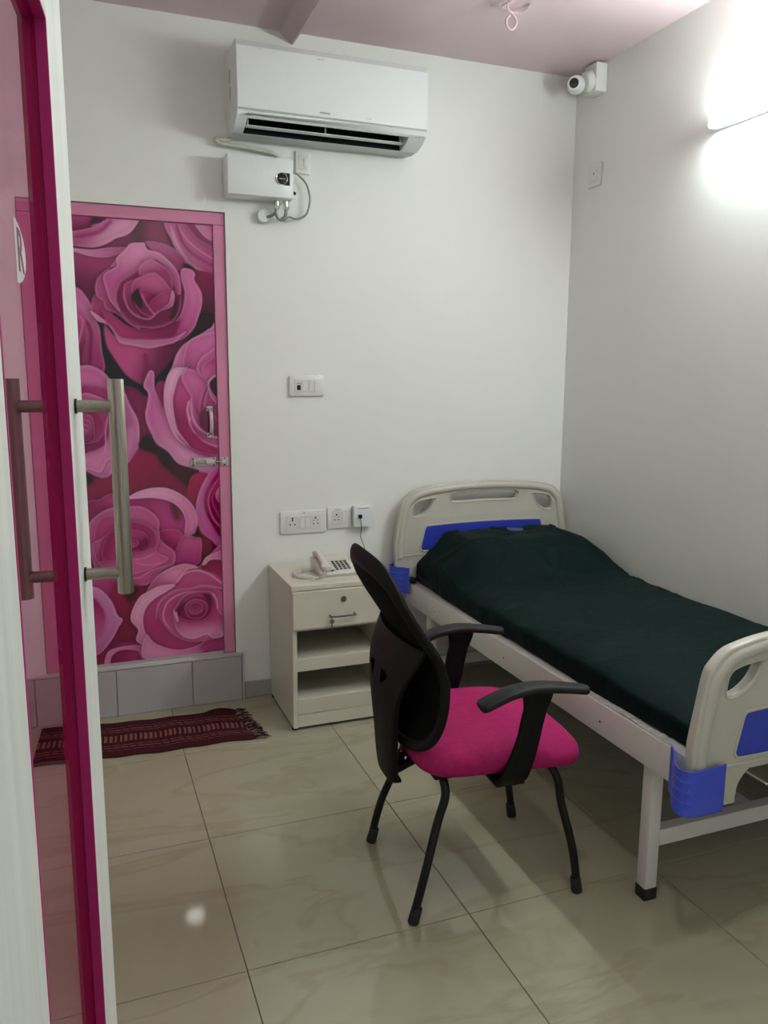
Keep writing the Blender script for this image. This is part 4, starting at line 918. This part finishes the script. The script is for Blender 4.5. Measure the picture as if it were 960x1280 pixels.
blue = [(-.323, .530), (-.318, .518), (-.304, .513), (-.2, .512), (-.1, .512), (0, .512), (.1, .512), (.2, .512), (.304, .513), (.318, .518), (.323, .530), (.313, .572), (.304, .610), (.298, .620), (.286, .624), (.19, .628), (.1, .630), (0, .631), (-.1, .630), (-.19, .628), (-.286, .624), (-.298, .620), (-.304, .610), (-.313, .572)]
def smooth_closed(L, n=5): return [tuple(p) for p in catmull(L, True, n)]
def board(yc, dz, facing, xo=0):
    sm1 = [tuple(p) for p in catmull(mirror(up_h), False, 5)]
    sm2 = [tuple(p) for p in catmull(mirror(lo_h), False, 4)]
    outline = sm1 + sm2[::-1][1:-1]
    h3 = [(-x, z) for x, z in reversed(hole1)]
    BX_ = BXC+xo; M = Matrix.Translation((BX_, yc, dz))
    b = curve_plate([outline, smooth_closed(hole1), smooth_closed(hole2), smooth_closed(h3)], .030, .006, M)
    o = obj('end_board', b, MT['abs'], bed, angle=50)
    # thick rounded rim
    b = NB(); ins = [(x*(1-.042), z-.018) for x, z in sm1]; 
    sweep(b, [(BX_+x, yc, z+dz) for x, z in ins], .0195, .024, 14, upv=(0, 1, 0), power=2.3); obj('board_rim', b, MT['abs'], o)
    for hl in (hole1, hole2, h3):
        b = NB(); pts = smooth_closed(hl); sweep(b, [(BX_+x, yc, z+dz) for x, z in pts], .0055, .018, 10, closed=True, upv=(0, 1, 0)); obj('grip_rim', b, MT['abs'], o)
    b = curve_plate([smooth_closed(blue, 4)], .036, .002, M); obj('colour_panel', b, MT['blue'], o, angle=40)
    b = NB(); sweep(b, [(BX_+x, yc+facing*.016, z+dz) for x, z in smooth_closed([(a*1.02, (c-.57)*1.06+.57) for a, c in blue], 4)], .004, .003, 8, closed=True, upv=(0, 1, 0)); obj('panel_rim', b, MT['abs'], o)
    b = NB(); box(b, BX_-.444, BX_+.444, yc-.0175, yc+.0175, dz+.489, dz+.4945, .0015, 1); obj('seam_ridge', b, MT['abs'], o)
    return o
board(YF0+.018, 0, -1, .006); 
board(YH1-.028, .12, -1)
# side rails (hollow L look: outer face plus folded top lip)
for xa, xb, lip in ((BL, BL+.050, 1), (BR-.050, BR, -1)):
    b = NB(); box(b, xa, xb, YF0+.056, YH1-.060, RZ0, RZ1, .004, 2); r_ = obj('side_rail', b, MT['bedwhite'], bed)
    if lip == 1:
        for y in (1.83, 2.40, 3.00):
            b = NB(); cyl(b, (xa-.0006, y, RZ1-.055), (xa+.002, y, RZ1-.055), .0035, seg=10); obj('rail_hole', b, MT['black'], r_)
for y0_, y1_ in ((YF0+.210, YF0+.244), (YH1-.294, YH1-.262)):
    b = NB(); box(b, BL+.051, BR-.051, y0_, y1_, RZ0+.012, RZ0+.059, .002, 1); obj('end_rail', b, MT['bedwhite'], bed)
b = NB(); box(b, BL+.051, BR-.051, YF0+.060, YH1-.062, RZ1-.034, RZ1-.012); obj('mattress_deck', b, MT['deck'], bed, smooth=False)
for ly0, ly1 in ((1.613, 1.651), (3.075, 3.113)):
    for lx0 in (1.394, 2.138):
        b = NB(); box(b, lx0, lx0+.039, ly0, ly1, .030, RZ0+.002, .003, 2); lg = obj('leg', b, MT['bedwhite'], bed)
        b = NB(); box(b, lx0-.0018, lx0+.0408, ly0-.0018, ly1+.0018, 0, .036, .003, 2); obj('rubber_foot', b, MT['rubber'], lg)
    b = NB(); box(b, 1.4335, 2.1375, ly0+.001, ly1-.001, .158, .205, .002, 1); obj('cross_bar', b, MT['bedwhite'], bed)
b = NB(); box(b, 1.775, 1.805, 1.652, 3.074, .168, .196, .002, 1); obj('stretcher', b, MT['bedwhite'], bed)
# blue corner brackets
def bracket(sx, yc, dz, sy):
    """sx: -1 left / +1 right side; sy: -1 foot end, +1 head end"""
    pth = [(-.4190, .096), (-.4300, .072), (-.4480, .050), (-.4640, .028), (-.4735, .006), (-.4720, -.012), (-.4580, -.0265), (-.412, -.0300), (-.362, -.0290)]
    P2 = [tuple(p) for p in catmull(pth, False, 5)]
    b = NB(); rows = []
    zs = [.388, .392, .410, .418, .4195, .4225, .424, .445, .4465, .4495, .451, .472, .4735, .4765, .478, .500, .508, .511]
    inset = [.003, 0, 0, 0, .0018, .0018, 0, 0, .0018, .0018, 0, 0, .0018, .0018, 0, 0, 0, .002]
    n = len(P2)
    for z, ins_ in zip(zs, inset):
        row = []
        for i, (x, y) in enumerate(P2):
            a = np.array(P2[min(i+1, n-1)])-np.array(P2[max(i-1, 0)]); a = a/np.linalg.norm(a); nn = (a[1], -a[0])   # inward
            s_ = i/(n-1); g_ = ins_*min(1, max(0, (s_-.12)/.1), max(0, (.93-s_)/.1))
            zz = z - .008*math.sin(math.pi*s_)*max(0, (z-.48)/.031)
            row.append(b.verts.new((BXC+sx*(-x+nn[0]*g_*(-1)), yc+sy*(y-nn[1]*g_*0), zz+dz)))
        rows.append(row)
    for r in range(len(rows)-1):
        for i in range(n-1): b.faces.new((rows[r][i], rows[r][i+1], rows[r+1][i+1], rows[r+1][i]))
    o = obj('corner_bracket', b, MT['blue2'], bed, angle=35)
    sd = o.modifiers.new('thick', 'SOLIDIFY'); sd.thickness = .0035; sd.offset = 0
    return o
bracket(-1, YF0+.017, -.002, 1); bracket(1, YF0+.017, -.002, 1)
bracket(-1, YH1-.028, .065, -1); bracket(1, YH1-.028, .065, -1)

# ------------------------------------------------------------------ mattress under the green sheet
MX0, MX1, MY0, MY1 = 1.409, 2.222, 1.470, 3.318
NU, NV = 110, 190
bm = NB(); G = []
def ss(a, b_, x): t_ = min(1, max(0, (x-a)/(b_-a))); return t_*t_*(3-2*t_)
def sheet_pt(u, v):
    # v: foot(0)->head(1); u: left hem -> over the top -> right hem
    y = MY0 + (MY1-MY0)*v
    ht = .592 + .030*ss(.0, .25, v)*0 + .010*math.sin(v*3)
    pil = ss(2.74, 2.98, y)*(1-ss(3.24, 3.315, y)*.42)
    cx = (MX0+MX1)/2; hw = (MX1-MX0)/2
    # pillow narrower than the mattress at the head
    wl = hw - .030*ss(2.95, 3.30, y)
    hem = .500 + .004*math.sin(y*9) - .002
    s = u*2-1                        # -1..1
    side = .17
    if abs(s) > 1-side:
        q = (1-abs(s))/side          # 0 hem ->1 top corner
        xx = wl*(1 - .010*math.sin(q*math.pi) ); 
        ang = q
        topc = ht
        z = hem + (topc-.018-hem)*q; x = xx - .030*max(0, q-.72)**2/.0784 - .012*math.sin(q*3.1)*0
        x = -x if s < 0 else x
        if s < 0: x -= .010*math.sin(q*math.pi)+.004*noise.noise(Vector((y*9, q*2, 1)))
    else:
        q = s/(1-side); x = q*(wl-.030)
        edge = 1-abs(q)**6
        z = ht-.018+.018*edge
    pz = pil*(.140*(1-ss(.62, 1.0, abs(x)/hw)**1.0*.62))
    k = ss(.505, .57, z)
    z += pz*k
    if y > 3.24: z -= .012*k
    # foot end rounding
    if v < .02: z -= .03*(1-v/.02)**2*k
    # wrinkles
    w_ = .0065*noise.noise(Vector((x*3.2+7, y*5.0, .2))) + .0045*noise.noise(Vector((x*8+y*5, y*3-x*4, 4)))
    rd = abs(noise.noise(Vector((x*4.0-y*2.2, y*4.5+x*2, 9))))
    w_ += .010*(max(0, .10-rd)/.10)**2 * (.35+.65*ss(2.4, 2.9, y))
    w_ += .011*ss(2.6, 2.9, y)*(1-ss(3.2, 3.3, y))*noise.noise(Vector((x*9, y*4+x*3, 2)))
    z += w_*k
    return Vector((cx+x, y, z))
for j in range(NV+1):
    G.append([bm.verts.new(sheet_pt(i/NU, j/NV)) for i in range(NU+1)])
for j in range(NV):
    for i in range(NU): bm.faces.new((G[j][i], G[j][i+1], G[j+1][i+1], G[j+1][i]))
# closed foot, head and underside
for row in (G[0], G[-1]):
    low = [bm.verts.new((v.co.x, v.co.y, .4995)) for v in row]
    for i in range(NU):
        try: bm.faces.new((row[i], row[i+1], low[i+1], low[i]))
        except ValueError: pass
mt = thing('mattress', 'hospital mattress and pillow under a wrinkled dark green sheet', 'mattress', ((MX0+MX1)/2, 2.39, .495))
shp = obj('green_sheet', bm, MT['sheet'], mt, angle=70)
b = NB(); box(b, MX0+.012, MX1-.012, MY0+.012, MY1-.012, .4955, .53, .01, 2); obj('mattress_core', b, MT['black'], mt)
# oval patch on pillow top
def top_z(X, Y):
    best = min((v.co.x-X)**2+(v.co.y-Y)**2 for row in G for v in row) if False else None
    return None
W0 = sheet_pt
def surf(X, Y):
    cx = (MX0+MX1)/2; v = (Y-MY0)/(MY1-MY0); lo, hi = .1, .9
    for _ in range(30):
        m_ = (lo+hi)/2
        if W0(m_, v).x < X: lo = m_
        else: hi = m_
    return W0((lo+hi)/2, v)
b = NB(); ring = []
OX, OY = 1.868, 3.185
c_ = b.verts.new(surf(OX, OY)+Vector((0, 0, .004)))
rings_ = []
for rr in (.5, 1.0):
    rings_.append([b.verts.new(surf(OX+rr*.040*math.cos(a)+.0*math.sin(a), OY+rr*.036*math.sin(a))+Vector((0, 0, .0042 if rr < .9 else .0030))) for a in np.linspace(0, 2*math.pi, 24, endpoint=False)])
for i in range(24):
    b.faces.new((c_, rings_[0][i], rings_[0][(i+1) % 24])); b.faces.new((rings_[0][i], rings_[1][i], rings_[1][(i+1) % 24], rings_[0][(i+1) % 24]))
obj('oval_patch', b, MT['oval'], mt)
# crumpled plastic film left along the foot end of the rail
b = NB(); rows = []
for i in range(90):
    y = 1.492+i*.0045; row = []
    for k in range(6):
        x = 1.3835+k*.0052+.003*noise.noise(Vector((y*20, k, 2)))
        row.append(b.verts.new((x, y, RZ1+.0012+.0065*abs(noise.noise(Vector((y*38, x*160, 1))))*min(1, i/6, (89-i)/20))))
    rows.append(row)
for i in range(89):
    for k in range(5): b.faces.new((rows[i][k], rows[i+1][k], rows[i+1][k+1], rows[i][k+1]))
o = obj('plastic_film', b, MT['film'], mt); o['label'] = 'crumpled clear plastic film on the rail'
b = NB(); sphere(b, (1.395, 3.285, .508), .022, 1.0, 1.6, .5, seg=16); obj('tucked_corner', b, MT['black'], mt)

# ------------------------------------------------------------------ visitor chair
ch = thing('office_chair', 'black mesh-back armchair with magenta seat beside the bed', 'chair', (1.018, 1.935, 0), R_(-3.5))
# seat cushion (superellipse, crowned)
bm = NB(); nu, nv = 40, 14; rings_ = []
def seat_r(a):
    ca, sa = math.cos(a), math.sin(a); e = 2/4.4
    hx_ = .240; hy_ = .238
    x = math.copysign(abs(ca)**e, ca)*hx_; y = math.copysign(abs(sa)**e, sa)*hy_
    y *= 1+.035*(x/hx_)                 # slightly wider at the front
    return x+.016, y
lv_ = [(0.0, .000), (.35, .001), (.65, .000), (.84, -.003), (.93, -.010), (.985, -.024), (1.0, -.042), (.985, -.058), (.93, -.066), (.80, -.068), (0.0, -.068)]
SZ = .474
for s, dz in lv_:
    ring = []
    for k in range(nu):
        x, y = seat_r(2*math.pi*k/nu)
        X, Y = x*s, y*s
        crown = -.010*(X/.23)**2 * (1 if X < 0 else 2.0) + .004*math.cos(Y*9)
        if s == 0: ring.append(None); continue
        ring.append(bm.verts.new((X+.0, Y, SZ+dz+crown)))
    if s == 0: ring = [bm.verts.new((.0, 0, SZ+dz+.002))]*nu
    rings_.append(ring)
for r in range(len(rings_)-1):
    for k in range(nu):
        f_ = [rings_[r][k], rings_[r][(k+1) % nu], rings_[r+1][(k+1) % nu], rings_[r+1][k]]
        g = []
        for v in f_:
            if v not in g: g.append(v)
        if len(g) > 2: bm.faces.new(g)
obj('seat', bm, MT['seat'], ch, local=True, angle=60)
b = NB(); box(b, -.19, .19, -.19, .19, .392, .407, .006, 2); obj('seat_pan', b, MT['black'], ch, local=True)
# legs: transverse inverted U tubes
def legs(xt, xf, yt, yf_, ztop, xb):
    for s in (-1, 1):
        pth = [(xt, s*.02, ztop), (xt, s*.10, ztop), (xt, s*(yt-.045), ztop-.001), (xt+(xb-xt)*.45, s*(yt-.012), ztop-.016), (xb, s*(yt+.002), ztop-.055), (xb+(xf-xb)*.22, s*(yt+.004), ztop-.125), (xf+(xb-xf)*.35, s*(yf_-.003), .14), (xf, s*yf_, .012)]
        b = NB(); sweep(b, cat_pts(pth, n=7), .0118, seg=16); lg = obj('leg', b, MT['blackm'], ch, local=True)
        d_ = Vector((xf+(xb-xf)*.35-xf, s*(-.003), .128)).normalized()
        f0 = Vector((xf, s*yf_, .0))
        b = NB(); cyl(b, f0+Vector((0, 0, .001)), f0+d_*.048, .0155, .0145, seg=20, bev=.003); obj('rubber_foot', b, MT['rubber'], lg, local=True)
legs(-.150, -.247, .165, .197, .385, -.150)
legs(.150, .240, .175, .205, .385, .180)
b = NB(); box(b, -.16, .16, -.035, -.010, .372, .394, .003, 1); box(b, -.16, .16, .010, .035, .372, .394, .003, 1); obj('under_frame', b, MT['blackm'], ch, local=True)
# armrests
def arm(s):
    y = s*.255
    pad = cat_pts([(-.096, y+s*.000, .610), (-.06, y, .624), (-.01, y, .640), (.06, y, .646), (.13, y, .638), (.185, y, .628), (.207, y, .624)], n=5)
    n = len(pad); wd = []
    for i in range(n):
        t_ = i/(n-1); w_ = .032-.008*t_
        if t_ < .08: w_ *= .62+.38*(t_/.08)**.5
        if t_ > .90: w_ *= .55+.45*((1-t_)/.10)**.5
        wd.append(w_)
    b = NB(); sweep(b, pad, wd, [.0125-.003*abs(i/(n-1)-.4) for i in range(n)], 16, upv=(0, 0, 1), power=2.8); ap = obj('armrest', b, MT['arm'], ch, local=True)
    post = cat_pts([(.064, y, .640), (.063, y, .615), (.058, y, .585), (.050, y, .55), (.040, y, .50), (.020, y-s*.000, .44), (.005, y-s*.004, .405), (.000, y-s*.022, .384)], n=5)
    n = len(post)
    w2 = [.048-.016*min(1, i/(n*.28)) + .010*max(0, (i/(n-1)-.55))/.45 for i in range(n)]
    b = NB(); sweep(b, post, [.011]*n, w2, 14, upv=(1, 0, 0), power=3.2); obj('arm_post', b, MT['black'], ap, local=True)
    b = NB(); box(b, -.040, .042, min(s*.12, s*.245), max(s*.12, s*.245), .378, .391, .003, 2); obj('arm_base', b, MT['black'], ap, local=True)
arm(-1); arm(1)
# backrest: frame outline on a curved surface
def bx(z):   # fore-aft position of the back surface at height z
    K = [(.44, -.238), (.49, -.223), (.55, -.210), (.60, -.204), (.66, -.202), (.72, -.218), (.77, -.249), (.82, -.281), (.87, -.309), (.92, -.326), (.98, -.334)]
    for (za, xa), (zb, xb) in zip(K, K[1:]):
        if z <= zb: t_ = (z-za)/(zb-za); return xa+(xb-xa)*t_
    return K[-1][1]
def bsurf(y, z): return Vector((bx(z) + .030*(abs(y)/.21)**2, y, z))
ol = [(0, .953), (.095, .947), (.152, .926), (.182, .888), (.194, .835), (.201, .770), (.205, .700), (.209, .625), (.204, .562), (.188, .512), (.150, .476), (.09, .458), (0, .452)]
olf = ol + [(-y, z) for y, z in ol[-2:0:-1]]
OLs = catmull(olf, True, 5)
rw_ = [.016+.012*max(0, (z-.80)/.16) for y, z in OLs]
b = NB(); sweep(b, [bsurf(y, z) for y, z in OLs], rw_, [.013]*len(OLs), 12, closed=True, upv=(1, 0, 0)); bf = obj('back_frame', b, MT['black'], ch, local=True)
bm = NB(); rows = []
zz_ = np.linspace(.462, .950, 44)
def hwid(z):
    ys_ = [abs(y) for (y, q), (y2, q2) in zip(OLs, np.roll(OLs, -1, 0)) if (q-z)*(q2-z) <= 0]
    return max(ys_) if ys_ else .02
for z in zz_:
    w_ = hwid(z); rows.append([bm.verts.new(bsurf(w_*t_, z)+Vector((-.004, 0, 0))) for t_ in np.linspace(-1, 1, 19)])
for r in range(len(rows)-1):
    for k in range(18): bm.faces.new((rows[r][k], rows[r][k+1], rows[r+1][k+1], rows[r+1][k]))
o = obj('back_mesh', bm, MT['mesh'], ch, local=True); 
sd = o.modifiers.new('t', 'SOLIDIFY'); sd.thickness = .002
# spine: flat plate low down that forks to the frame
SP = [(.322, -.238, .046, .012), (.335, -.256, .062, .016), (.38, -.262, .074, .018), (.44, -.266, .082, .018), (.50, -.271, .092, .017), (.56, -.276, .108, .016), (.61, -.277, .130, .015), (.65, -.274, .152, .014), (.69, -.264, .172, .013), (.72, -.252, .184, .012), (.745, -.243, .188, .010)]
bm = NB(); n = len(SP); SQ = catmull([(a, b_, c, d) for a, b_, c, d in SP], False, 9)
def sp_pt(t_, row):
    z, x, w_, th = row; return Vector((x + .028*(abs(t_*w_)/.2)**2, t_*w_, z))
NT = 60
fr_, bk_ = [], []
for row in SQ:
    th = row[3]
    fr_.append([bm.verts.new(sp_pt(-1+2*k/NT, row)+Vector((th*(1-.6*abs(-1+2*k/NT)**4), 0, 0))) for k in range(NT+1)])
    bk_.append([bm.verts.new(sp_pt(-1+2*k/NT, row)-Vector((th*(1-.6*abs(-1+2*k/NT)**4), 0, 0))) for k in range(NT+1)])
m_ = len(SQ)
def hole(r, k):   # two triangular openings under the fork
    z = (SQ[r][0]+SQ[r+1][0])/2; t_ = abs(-1+2*(k+.5)/NT)*((SQ[r][2]+SQ[r+1][2])/2)
    return .615 < z < .655 and .030 < t_ < .030+.045*(1-abs(z-.642)/.038)
for r in range(m_-1):
    for k in range(NT):
        if hole(r, k): continue
        bm.faces.new((fr_[r][k], fr_[r][k+1], fr_[r+1][k+1], fr_[r+1][k])); bm.faces.new((bk_[r][k], bk_[r+1][k], bk_[r+1][k+1], bk_[r][k+1]))
        for (rr, kk, a_, b2) in ((r, k-1, (r, k), (r+1, k)), (r, k+1, (r, k+1), (r+1, k+1)), (r-1, k, (r, k), (r, k+1)), (r+1, k, (r+1, k), (r+1, k+1))):
            if rr < 0 or rr >= m_-1 or kk < 0 or kk >= NT or hole(rr, kk):
                bm.faces.new((fr_[a_[0]][a_[1]], fr_[b2[0]][b2[1]], bk_[b2[0]][b2[1]], bk_[a_[0]][a_[1]]))
spn = obj('back_support', bm, MT['black'], ch, local=True)
b = NB(); sweep(b, cat_pts([(-.268, 0, .565), (-.25, 0, .572), (-.23, 0, .58), (-.212, 0, .585)], n=3), .060, .010, 12, upv=(0, 0, 1), power=3); obj('lumbar_bridge', b, MT['black'], spn, local=True)
b = NB(); sweep(b, [(-.272, 0, .350), (-.235, 0, .356), (-.18, 0, .376), (-.10, 0, .384)], [.040, .040, .038, .036], [.016, .014, .012, .010], 14, upv=(0, 0, 1), power=3.2); jb = obj('tilt_bracket', b, MT['black'], ch, local=True)
for x, y in ((-.212, -.018), (-.212, .018), (-.178, -.018)):
    b = NB(); cyl(b, (x, y, .372), (x, y, .3865), .008, seg=12, bev=.001); obj('bolt', b, MT['chrome'], jb, local=True)
bpy.context.view_layer.update()
